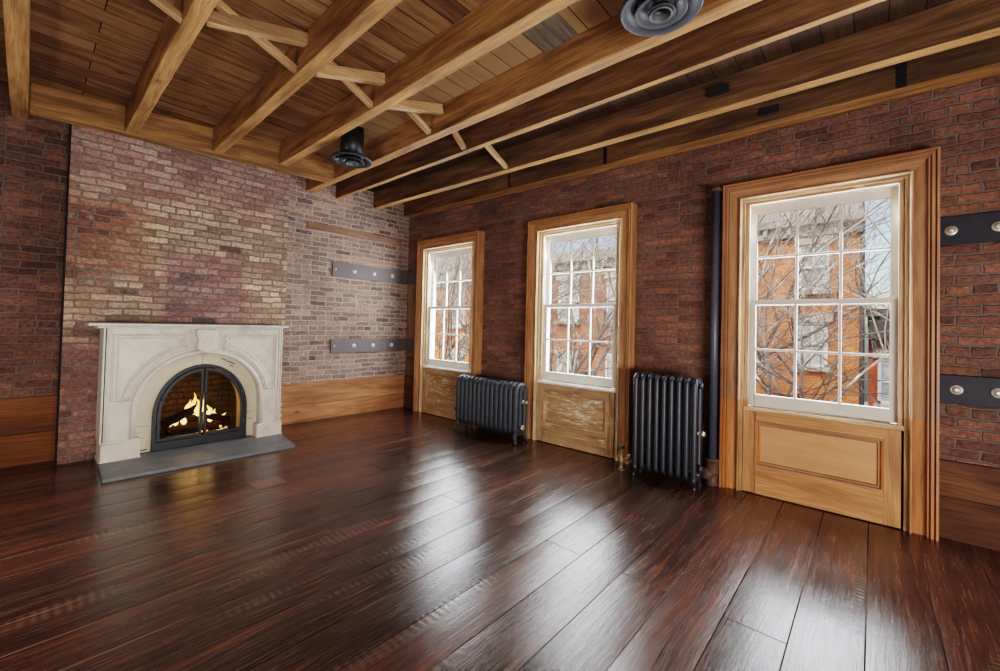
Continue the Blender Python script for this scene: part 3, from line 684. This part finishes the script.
# pilaster fillets at both outer edges
for a in (-3.432, -3.396, -2.022, -2.0):
    m = MB(); m.box(BX, MX + 0.012, a, a + 0.014, 0.17, TOPZ - 0.008); m.build('edge_fillet', 'marble', mt, 0.005)
# arch molding
ap = [(yc - ra, 0.17)] + arc(yc, zs_, ra, ra, PI, 0, 48) + [(yc + ra, 0.15)]
for k, (off, rad, xx) in enumerate(((0.014, 0.022, MX), (0.056, 0.010, MX), (0.076, 0.016, MX))):
    rr = ra + off
    lo = 0.19 if k == 0 else 0.42
    a0, a1 = (PI, 0) if k == 0 else (PI - 0.19, 0.19)
    pth = arc(yc, zs_, rr, rr, a0, a1, 48)
    if k == 0: pth = [(yc - rr, lo)] + pth + [(yc + rr, lo - 0.02)]
    else:
        # split in two, left and right of the keystone
        for s0, s1 in ((PI - 0.19, PI/2 + 0.27), (PI/2 - 0.27, 0.19)):
            MB().tube([(MX, *q) for q in arc(yc, zs_, rr, rr, s0, s1, 24)], rad, 8).build('arch_molding', 'marble', mt)
        continue
    MB().tube([(xx, *q) for q in pth], rad, 8).build('arch_molding', 'marble', mt)
# spandrel panels
def panel(sgn, off, rad):
    f = lambda y: yc + sgn*(y)
    o = off
    pts = [(0.655 - o, 1.10 - o)]
    pts += [(0.655 - o, 0.53 + o), (0.575 + o*1.2, 0.53 + o)]
    A0 = math.atan2(0.11, 0.575); rr = 0.592 + o
    pts += arc(0, zs_, rr, rr, A0 + 0.03 + o, PI/2 - 0.27 - o, 20)
    pts += [(0.185 + o, 1.035), (0.172 + o, 1.06), (0.172 + o, 1.10 - o)]
    return MB().tube([(MX, f(a), b) for a, b in pts], rad, 6, loop=True, smooth=False)
for sgn in (-1, 1):
    panel(sgn, 0.0, 0.015).build('spandrel_molding', 'marble', mt); panel(sgn, 0.026, 0.008).build('spandrel_molding', 'marble', mt)
# keystone cartouche
ks = [(-0.085, TOPZ - 0.01), (-0.09, 1.10), (-0.07, 1.06), (-0.075, 1.02), (-0.085, 0.98), (-0.06, 0.955), (0.0, 0.925), (0.06, 0.955), (0.085, 0.98), (0.075, 1.02), (0.07, 1.06), (0.09, 1.10), (0.085, TOPZ - 0.01)]
MB().prism_yz([(yc + a, b) for a, b in ks], MX - 0.01, MX + 0.06).build('keystone', 'marble', mt, 0.012, 3)
# painted inner surround
ci = [(-0.355, 0.03)] + [(a, b) for a, b in arc(0, 0.345, 0.355, 0.435, PI, 0, 40)] + [(0.355, 0.03)]
co = [(-0.54, 0.03)] + [(a, b) for a, b in arc(0, 0.42, 0.54, 0.54, PI, 0, 40)] + [(0.54, 0.03)]
dc = -2.683
m = MB().strip_yz([(yc + a, b) for a, b in co], [(dc + a, b) for a, b in ci], BX, 0.375)
cs = m.build('arch_surround', 'cream', mt)
for (a0, b0, a1, b1) in ((-0.50, 0.27, -0.40, 0.268), (-0.50, 0.165, -0.42, 0.16), (-0.50, 0.205, -0.45, 0.215), (0.40, 0.285, 0.49, 0.288), (0.40, 0.21, 0.48, 0.212)):
    MB().bar((0.3755, yc + a0, b0), (0.3755, yc + a1, b1), 0.005, 0.003).build('crack', 'dark', cs)
MB().bar((0.3755, dc - 0.015, 0.805), (0.3755, dc - 0.012, 0.915), 0.004, 0.003, upv=(0, 1, 0)).build('crack', 'dark', cs)
for (a, b) in ((0.165, 0.86), (0.20, 0.84), (0.215, 0.832), (0.25, 0.815), (0.235, 0.79)):
    MB().bar((0.377, yc + a, b), (0.377, yc + a + 0.035, b - 0.018), 0.014, 0.006).build('soot_mark', 'soot', cs)
MB().bar((0.377, yc - 0.47, 0.045), (0.377, yc - 0.40, 0.055), 0.02, 0.006).build('soot_mark', 'soot', cs)

# hearth slab
m = MB(); hq = [(0.50, -3.435), (1.00, -3.455), (1.045, -2.05), (0.51, -1.985)]
m.face([(a, c, 0.0) for a, c in hq], 'y'); m.face([(a, c, 0.026) for a, c in hq][::-1], 'y')
for k in range(4):
    (a, c), (d, e) = hq[k], hq[(k+1) % 4]; m.face([(a, c, 0), (d, e, 0), (d, e, 0.026), (a, c, 0.026)], 'y')
m.box(0.33, 0.505, -3.16, -2.23, 0.0, 0.026, 'y')
tag(m.build('hearth_slab', 'slate', bevel=0.003), 'grey slate hearth slab on the floor before the fireplace', 'hearth')

# arched black glass doors
fd = empty('fire_doors', (0.375, dc, 0.026), 'black arched iron fire doors with smoked glass closing the fireplace', 'fire doors')
def archline(rx, rz, z0, zc): return [(dc - rx, z0)] + arc(dc, zc, rx, rz, PI, 0, 36) + [(dc + rx, z0)]
m = MB().strip_yz(archline(0.392, 0.47, 0.03, 0.34), archline(0.362, 0.44, 0.03, 0.34), 0.365, 0.40)
m.box(0.365, 0.405, dc - 0.392, dc + 0.392, 0.03, 0.105)
m.build('outer_frame', 'blackmetal', fd, 0.003)
def doorline(s, rx, rz, z0, zc, ymin):
    a = arc(0, zc, rx, rz, 0, PI/2, 20)
    return [(rx, z0)] + [(max(p, ymin), q) for p, q in a]
for s in (-1, 1):
    o = [(0.357, 0.112)] + arc(0, 0.34, 0.357, 0.435, 0, PI/2 - 0.02, 20) + [(0.008, 0.112)]
    i = [(0.333, 0.138)] + arc(0, 0.34, 0.333, 0.405, 0, PI/2 - 0.075, 20) + [(0.028, 0.138)]
    d = MB().strip_yz([(dc + s*a, b) for a, b in o], [(dc + s*a, b) for a, b in i], 0.372, 0.412, closed=True).build('door', 'blackmetal', fd, 0.002)
    g = MB(); g.face([(0.385, dc + s*a, b) for a, b in i], 'y'); g.build('glass', 'firepane', d, fix=False)
    hd_ = MB(); hd_.tube([(0.412, dc + s*0.016, 0.40), (0.43, dc + s*0.016, 0.405), (0.433, dc + s*0.016, 0.46), (0.43, dc + s*0.016, 0.515), (0.412, dc + s*0.016, 0.52)], 0.006, 8)
    hd_.build('handle', 'blackmetal', d)
    for zz in (0.21, 0.55 - 0.04):
        yy = 0.352 if zz < 0.4 else 0.352*math.sqrt(max(0, 1 - ((zz - 0.34)/0.435)**2)) + 0.004
        MB().lathe([(0.009, -0.02), (0.009, 0.02)], (0.416, dc + s*yy, zz), 'z', 8).build('hinge', 'iron2', d)
for dy in (-0.05, -0.02, 0.02, 0.05):
    MB().lathe([(0.009, 0), (0.007, 0.012)], (0.40, dc + dy, 0.80 if abs(dy) > 0.03 else 0.803), 'x', 8).build('clip', 'iron2', fd)

# grate, logs, flames
gr = MB()
for k in range(8): gr.bar((0.02, -2.95 + 0.075*k, 0.10), (0.30, -2.95 + 0.075*k, 0.10), 0.016, 0.016)
gr.bar((0.05, -2.98, 0.085), (0.05, -2.39, 0.085), 0.016, 0.016); gr.bar((0.27, -2.98, 0.085), (0.27, -2.39, 0.085), 0.016, 0.016)
for x in (0.05, 0.27):
    for y in (-2.96, -2.41): gr.box(x - 0.009, x + 0.009, y - 0.009, y + 0.009, 0.035, 0.085)
tag(gr.build('fire_grate', 'soot'), 'black iron fire grate under the burning logs', 'grate')
def log(p0, p1, r, label, seed):
    rr = random.Random(seed); a, b = Vector(p0), Vector(p1); pts = []; rad = []
    for k in range(9):
        t = k/8; pts.append(a.lerp(b, t) + Vector((rr.uniform(-.006, .006), rr.uniform(-.006, .006), rr.uniform(-.006, .006)))); rad.append(r*rr.uniform(0.88, 1.08))
    o = MB().tube(pts, rad, 10).build('fire_log', 'log'); return tag(o, label, 'log', 'logs on the fire')
log((0.17, -2.97, 0.20), (0.20, -2.66, 0.37), 0.042, 'thick charred log leaning up left of the door handles', 1)
log((0.22, -2.62, 0.27), (0.18, -2.40, 0.19), 0.036, 'charred log sloping down right behind the right door', 2)
log((0.10, -2.92, 0.145), (0.10, -2.44, 0.15), 0.04, 'charred log lying level at the back of the grate', 3)
log((0.24, -2.90, 0.14), (0.25, -2.50, 0.145), 0.033, 'glowing log lying level at the front of the grate', 4)
em = MB()
rr = random.Random(5)
for k in range(60):
    c = (rr.uniform(0.03, 0.28), rr.uniform(-2.93, -2.42), rr.uniform(0.105, 0.15)); r = rr.uniform(0.008, 0.02)
    em.lathe([(r*0.3, -r*0.8), (r, -r*0.2), (r*0.9, r*0.4), (r*0.3, r*0.8)], c, 'z', 6, smooth=False)
tag(em.build('glowing_embers', 'ember', fix=False), 'red glowing embers heaped on the grate', 'embers', kind='stuff')
fl = MB()
rr = random.Random(11)
for (y, h, x) in ((-2.70, 0.22, 0.13), (-2.74, 0.15, 0.10), (-2.66, 0.16, 0.16), (-2.79, 0.15, 0.14), (-2.62, 0.17, 0.10), (-2.56, 0.14, 0.16), (-2.50, 0.12, 0.12), (-2.85, 0.10, 0.12), (-2.90, 0.07, 0.15), (-2.45, 0.07, 0.15), (-2.68, 0.18, 0.24), (-2.59, 0.10, 0.24)):
    ln = rr.uniform(-0.03, 0.04); w0 = 0.018 + h*0.05; base = 0.19 + (0.09 if abs(y + 2.68) < 0.1 else 0.0)
    pts = [(x, y + ln*t*t + 0.012*math.sin(7*t + y*20), base + h*t) for t in (0, .12, .3, .5, .7, .85, 1)]
    fl.tube(pts, [w0*q for q in (0.5, 0.95, 1.0, 0.72, 0.42, 0.22, 0.03)], 8)
tag(fl.build('flames', 'flame', fix=False), 'yellow orange flames rising between the logs', 'flames', kind='stuff')

# ---------------------------------------------------------------- radiators
def rloop(y0, y1, z0, z1, rc, n=6):
    P = []
    for (cy_, cz_, a0) in ((y1 - rc, z1 - rc, 0), (y0 + rc, z1 - rc, PI/2), (y0 + rc, z0 + rc, PI), (y1 - rc, z0 + rc, 1.5*PI)):
        P += [(cy_ + rc*math.cos(a0 + PI/2*k/n), cz_ + rc*math.sin(a0 + PI/2*k/n)) for k in range(n+1)]
    return P
def radiator(x0, x1, ns, y0, y1, z0, z1, tr, rc, mid, mat, label, foot_out, flat):
    root = empty('cast_iron_radiator', ((x0 + x1)/2, (y0 + y1)/2, 0), label, 'radiator')
    p = (x1 - x0)/ns; first = None
    for k in range(ns):
        c = x0 + p*(k + 0.5)
        if first is None:
            m = MB(); LP = rloop(y0 + tr, y1 - tr, z0 + tr, z1 - tr, rc)
            R = []; L = len(LP)
            for i, (y, z) in enumerate(LP):
                ty, tz = LP[(i+1) % L][0] - LP[i-1][0], LP[(i+1) % L][1] - LP[i-1][1]; q = math.hypot(ty, tz); ny, nz = -tz/q, ty/q
                R.append([(c + flat*math.cos(2*PI*j/10), y + ny*tr*math.sin(2*PI*j/10), z + nz*tr*math.sin(2*PI*j/10)) for j in range(10)])
            m.grid(R, loop=True)
            for yy in mid:
                m.grid([[(c + flat*0.95*math.cos(2*PI*j/10), yy + tr*0.95*math.sin(2*PI*j/10), z) for j in range(10)] for z in (z0 + tr, (z0+z1)/2, z1 - tr)], cap=False)
            for zz in (z0 + tr + 0.03, z1 - tr - 0.03):   # hubs joining sections
                m.lathe([(tr*0.95, -p/2), (tr*0.95, p/2)], (c, (y0 + y1)/2, zz), 'x', 12)
            first = m.build('section', mat, root)
        else:
            o = first.copy(); COL.objects.link(o); o.parent = root; o.location = (p*k, 0, 0)
    xe = (x0 + p*0.5, x1 - p*0.5)
    for x, sx in zip(xe, (-1, 1)):
        for y, sy in ((y0 + tr, -1), (y1 - tr, 1)):
            m = MB(); m.tube([(x, y, z0 + 0.05), (x + sx*0.004*foot_out, y + sy*0.004, z0 - 0.01), (x + sx*0.016*foot_out, y + sy*0.014*foot_out, 0.045), (x + sx*0.03*foot_out, y + sy*0.03*foot_out, 0.012), (x + sx*0.034*foot_out, y + sy*0.036*foot_out, 0.0)],
                            [tr*0.9, tr*0.75, tr*0.5, tr*0.6, tr*0.72], 10)
            m.build('foot', mat, root)
    return root
r1 = radiator(1.535, 2.495, 14, -0.375, -0.165, 0.065, 0.648, 0.030, 0.06, (-0.27,), 'iron2', 'low wide black radiator below the window nearest the corner', 1.0, 0.0335)
m = MB(); m.lathe([(0.016, 0), (0.022, 0.006), (0.022, 0.022), (0.012, 0.03), (0.012, 0.05), (0.018, 0.055), (0.014, 0.075)], (2.49, -0.27, 0.44), 'x', 12); m.build('bleed_valve', 'silver', r1)
m = MB(); m.lathe([(0.03, 0), (0.034, 0.012), (0.028, 0.03), (0.016, 0.034)], (2.49, -0.27, 0.16), 'x', 12); m.build('end_plug', 'silver', r1)
m = MB(); m.lathe([(0.014, 0), (0.014, -0.05), (0.022, -0.055), (0.022, -0.07)], (1.54, -0.30, 0.22), 'x', 10); m.build('inlet_stub', 'iron2', r1)
r2 = radiator(3.77, 4.312, 9, -0.365, -0.19, 0.055, 0.882, 0.024, 0.03, (), 'iron', 'tall narrow black radiator beside the black pipe', 0.25, 0.0215)
m = MB(); m.lathe([(0.026, 0), (0.03, 0.008), (0.024, 0.022), (0.012, 0.026)], (4.30, -0.277, 0.82), 'x', 14); m.build('end_plug', 'iron', r2)
m = MB(); m.lathe([(0.012, 0), (0.016, 0.008), (0.012, 0.02), (0.010, 0.03), (0.020, 0.034), (0.022, 0.05), (0.014, 0.06)], (4.30, -0.335, 0.45), 'x', 12); m.build('bleed_valve', 'silver', r2)
m = MB(); m.lathe([(0.026, 0), (0.03, 0.01), (0.022, 0.03)], (4.30, -0.277, 0.16), 'x', 12); m.build('end_plug', 'iron', r2)

vx, vy = 3.655, -0.30
vv = empty('radiator_valve', (vx, vy, 0), 'aged brass steam valve on the floor left of the tall radiator', 'valve')
MB().lathe([(0.034, 0), (0.036, 0.006), (0.018, 0.012), (0.016, 0.05), (0.024, 0.06), (0.028, 0.085), (0.024, 0.115), (0.014, 0.13), (0.014, 0.155), (0.007, 0.16), (0.007, 0.19)], (vx, vy, 0), n=16).build('body', 'brass', vv)
MB().tube([(vx, vy, 0.09), (vx + 0.03, vy, 0.10), (vx + 0.06, vy + 0.015, 0.12), (vx + 0.085, vy + 0.023, 0.145)], [0.016, 0.018, 0.02, 0.016], 10).build('union', 'brass', vv)
MB().lathe([(0.012, 0), (0.03, 0.004), (0.032, 0.012), (0.03, 0.018), (0.008, 0.022)], (vx, vy, 0.188), n=16).build('hand_wheel', 'ductblack', vv)

pp = empty('riser_pipe', (4.352, -0.095, 0), 'black vertical heating riser pipe left of the large window', 'pipe')
px, py = 4.352, -0.095
MB().lathe([(0.031, 0.17), (0.031, 2.42)], (px, py, 0), n=20).build('pipe', 'pipe', pp)
MB().lathe([(0.030, 2.42), (0.042, 2.425), (0.042, 2.445), (0.036, 2.447), (0.036, 2.462), (0.02, 2.465)], (px, py, 0), n=18).build('top_collar', 'rust', pp)
m = MB(); m.lathe([(0.045, 0), (0.05, 0.004), (0.05, 0.02), (0.044, 0.022), (0.044, 0.09), (0.052, 0.095), (0.054, 0.12), (0.052, 0.20), (0.056, 0.202), (0.056, 0.215), (0.03, 0.22)], (px, py, 0), n=18)
m.tube([(px - 0.02, py - 0.02, 0.12), (px - 0.03, py - 0.035, 0.09), (px - 0.03, py - 0.045, 0.05)], [0.05, 0.046, 0.04], 12)
m.build('base_coupling', 'rust', pp)

# ---------------------------------------------------------------- outdoors
GZ = -4.0
tag(MB().box(-30, 22, 0.5, 40, GZ - 0.2, GZ, 'x').build('street', 'street'), 'pale street below the windows', 'street', kind='structure')
def ext_window(root, x0, x1, z0, z1, y, hood=True):
    f = MB(); f.box(x0, x0 + 0.06, y - 0.04, y + 0.05, z0, z1); f.box(x1 - 0.06, x1, y - 0.04, y + 0.05, z0, z1); f.box(x0, x1, y - 0.04, y + 0.05, z1 - 0.06, z1)
    f.box(x0, x1, y - 0.04, y + 0.05, z0, z0 + 0.06); f.box(x0 + 0.06, x1 - 0.06, y - 0.05, y + 0.05, (z0+z1)/2 - 0.03, (z0+z1)/2 + 0.03); f.box((x0+x1)/2 - 0.015, (x0+x1)/2 + 0.015, y - 0.02, y + 0.02, z0, z1)
    fr = f.build('window', 'outwhite', root)
    g = MB(); g.face([(x0, y + 0.0, z0), (x1, y + 0.0, z0), (x1, y + 0.0, z1), (x0, y + 0.0, z1)], 'x'); g.build('pane', 'extpane', fr, fix=False)
    MB().box(x0 - 0.08, x1 + 0.08, y - 0.16, y + 0.02, z0 - 0.1, z0).build('window_sill', 'stone', fr)
    if hood: MB().box(x0 - 0.08, x1 + 0.08, y - 0.1, y + 0.02, z1, z1 + 0.2).build('lintel', 'stone', fr)
def building(name, x0, x1, y, ztop, brick, label, wins, roof, corn):
    r = empty(name, ((x0+x1)/2, y, GZ), label, 'building')
    MB().box(x0, x1, y, y + 6, GZ, ztop, 'x').build('wall', brick, r)
    m = MB(); m.box(x0 - 0.05, x1 + 0.05, y - 0.35, y + 0.3, ztop - 0.05, ztop + 0.12); m.box(x0 - 0.02, x1 + 0.02, y - 0.18, y + 0.2, ztop - 0.3, ztop - 0.05)
    k = x0 + 0.2
    while k < x1: m.box(k, k + 0.09, y - 0.3, y, ztop - 0.25, ztop - 0.05); k += 0.5
    m.build('cornice', corn, r)
    if roof:
        q = MB(); zt = ztop + roof
        q.face([(x0, y - 0.1, ztop + 0.1), (x1, y - 0.1, ztop + 0.1), (x1, y + 0.5, zt), (x0, y + 0.5, zt)], 'x'); q.face([(x0, y + 0.5, zt), (x1, y + 0.5, zt), (x1, y + 6, zt), (x0, y + 6, zt)], 'x')
        q.face([(x1, y - 0.1, ztop + 0.1), (x1, y + 6, ztop + 0.1), (x1, y + 6, zt), (x1, y + 0.5, zt)], 'y'); q.face([(x0, y - 0.1, ztop + 0.1), (x0, y + 0.5, zt), (x0, y + 6, zt), (x0, y + 6, ztop + 0.1)], 'y')
        q.build('roof', 'slate_roof', r)
    for (a, c, z0, z1) in wins: ext_window(r, a, c, z0, z1, y - 0.02)
    return r
bA = building('brick_building', 1.0, 5.12, 9.0, 3.95, 'facade', 'orange brick building with grey mansard roof across the street', [(3.93, 4.53, 2.32, 3.45), (3.92, 4.52, 0.45, 1.54), (1.7, 2.3, 2.32, 3.45), (1.7, 2.3, 0.45, 1.54), (3.92, 4.52, -2.6, -1.2), (1.7, 2.3, -2.6, -1.2)], 1.4, 'cornice')
bB = building('brick_building', -6.4, 0.8, 9.6, 3.7, 'facade3', 'faded red brick building seen through the middle window', [(x, x + 0.9, z, z + 1.5) for x in (-5.6, -3.6, -1.6) for z in (1.5, -1.3)], 0.5, 'cornice')
bC = building('brick_building', -16.0, -6.55, 9.2, 3.3, 'facade', 'orange brick building seen through the window nearest the corner', [(x, x + 0.9, z, z + 1.6) for x in (-14, -11.6, -9.2) for z in (1.2, -1.6)], 1.2, 'slate_roof')
bD = building('brick_building', 5.25, 12.0, 9.6, 1.75, 'facade2', 'red orange brick building with dark bracketed hood seen through the large window', [(5.42, 5.95, -0.35, 0.72)], 0, 'extdark')
MB().box(5.25, 6.6, 9.2, 9.6, 1.15, 1.6, 'x').build('hood', 'extdark', bD, 0.03)
for x in (5.3, 5.8, 6.4): MB().box(x, x + 0.1, 9.25, 9.6, 0.9, 1.15, 'z').build('hood_bracket', 'extdark', bD, 0.02)
MB().tube([(5.14, 8.93, GZ), (5.14, 8.93, 3.7)], 0.04, 8).build('downpipe', 'extdark', bA)

def tree(x, y, h0, seed, mat, label, spread=1.0, depth=6, r0=0.088):
    rr = random.Random(seed); m = MB()
    def grow(p, d, L, r, k):
        if p.y < 1.2 or p.y > 8.2: return
        pts = [p]; rad = [r]; dd = d.copy(); n = 4 if k < 4 else 3
        for i in range(n):
            dd = (dd + Vector((rr.uniform(-1, 1), rr.uniform(-1, 1), rr.uniform(-0.6, 0.9))) * 0.16).normalized()
            if pts[-1].y < 1.4: dd.y = abs(dd.y)
            if pts[-1].y > 7.6: dd.y = -abs(dd.y)
            pts.append(pts[-1] + dd * (L / n)); rad.append(r * (1 - 0.38*(i+1)/n))
        m.tube(pts, rad, 5 if k < 2 else (4 if k < 4 else 3), cap=False)
        if k >= depth: return
        nb = 3 if k < 2 else 4
        for b in range(nb + (1 if k == 1 else 0)):
            t = rr.randint(2, n) if b else n
            ax = Vector((rr.uniform(-1, 1), rr.uniform(-1, 1), rr.uniform(-0.35, 0.75))).normalized()
            nd = (dd * 0.75 + ax * 0.75 * spread).normalized()
            grow(pts[t], nd, L * rr.uniform(0.62, 0.85), rad[t] * rr.uniform(0.6, 0.84), k + 1)
    grow(Vector((x, y, GZ)), Vector((0, 0, 1)), h0, r0, 0)
    return tag(m.build('bare_tree', mat, fix=False), label, 'tree', 'bare winter trees outside the windows')
tree(4.4, 4.6, 3.6, 21, 'bark', 'bare tree with pale branches outside the left half of the large window', 1.0)
tree(6.3, 6.0, 3.6, 22, 'bark', 'dense bare tree outside the right edge of the large window', 1.1)
tree(0.6, 3.6, 3.4, 23, 'bark', 'bare tree with thick limbs outside the middle window', 1.1, r0=0.14)
tree(1.3, 2.7, 3.5, 31, 'bark', 'bare tree close outside the middle window, nearest to the glass', 1.15)
tree(-2.3, 3.0, 3.4, 32, 'bark_dk', 'bare tree close outside the window nearest the corner', 1.15)
tree(-1.0, 5.6, 3.8, 24, 'bark_dk', 'darker bare tree farther behind the middle window', 1.0)
tree(-3.6, 4.2, 3.4, 25, 'bark', 'bare tree outside the window nearest the corner', 1.1, r0=0.13)
tree(2.7, 6.4, 3.6, 26, 'bark_dk', 'darker bare tree by the street left of the large window', 1.0)

# ---------------------------------------------------------------- light
wd = bpy.data.worlds.new('sky'); SC.world = wd; wd.use_nodes = True
nt = wd.node_tree; bg = nt.nodes['Background']
sk = nt.nodes.new('ShaderNodeTexSky'); sk.sky_type = 'NISHITA'; sk.sun_disc = False; sk.sun_elevation = math.radians(38); sk.sun_rotation = math.radians(200); sk.air_density = 1.0; sk.dust_density = 2.5
nt.links.new(sk.outputs[0], bg.inputs[0]); bg.inputs[1].default_value = 0.2
def light(kind, name, loc, target, energy, color=(1, 1, 1), size=(1, 1), spread=None, rad=0.1):
    l = bpy.data.lights.new(name, kind); l.energy = energy; l.color = color
    if kind == 'AREA':
        l.shape = 'RECTANGLE'; l.size, l.size_y = size
        if spread: l.spread = spread
    elif kind == 'SUN': l.angle = math.radians(2)
    else: l.shadow_soft_size = rad
    o = bpy.data.objects.new(name, l); COL.objects.link(o); o.location = loc
    o.rotation_euler = (Vector(target) - Vector(loc)).to_track_quat('-Z', 'Y').to_euler()
    return o
light('SUN', 'sun', (0, -10, 12), (-2, 6, 0), 2.0, (1, 0.95, 0.86))
for a, c in WIN:
    light('AREA', 'window_daylight', ((a + c)/2, 0.16, 1.5), ((a + c)/2, -1.5, 1.1), 48, (0.88, 0.94, 1.0), (0.9, 1.6))
light('AREA', 'room_fill_low', (7.35, -3.3, 0.6), (2.0, -2.2, 2.0), 120, (1.0, 0.96, 0.91), (2.4, 0.8))
light('AREA', 'room_fill_left', (2.25, -5.15, 0.8), (2.4, -0.5, 1.1), 20, (1.0, 0.96, 0.91), (1.7, 0.8))
light('POINT', 'fire_glow', (0.16, -2.68, 0.34), (0, 0, 0), 1.5, (1.0, 0.6, 0.22), rad=0.16)

# ---------------------------------------------------------------- camera
cam = bpy.data.cameras.new('camera'); co_ = bpy.data.objects.new('camera', cam); COL.objects.link(co_); SC.camera = co_
yaw, pit, rol = 0.7260, 0.0193, 0.0243
f = Vector((-math.sin(yaw)*math.cos(pit), math.cos(yaw)*math.cos(pit), math.sin(pit))); r = Vector((math.cos(yaw), math.sin(yaw), 0)); u = r.cross(f)
r2 = r*math.cos(rol) + u*math.sin(rol); u2 = -r*math.sin(rol) + u*math.cos(rol)
co_.matrix_world = Matrix(((r2.x, u2.x, -f.x, 5.0824*1.05), (r2.y, u2.y, -f.y, -3.7006*1.05), (r2.z, u2.z, -f.z, 1.26), (0, 0, 0, 1)))
cam.sensor_fit = 'HORIZONTAL'; cam.sensor_width = 36; cam.lens = 421.95/1000*36
cam.shift_x = (500 - 498.94)/1000; cam.shift_y = (317.65 - 335.5)/1000; cam.clip_start = 0.02
SC.view_settings.view_transform = 'Filmic'; SC.view_settings.look = 'Medium High Contrast'; SC.view_settings.exposure = 0.85
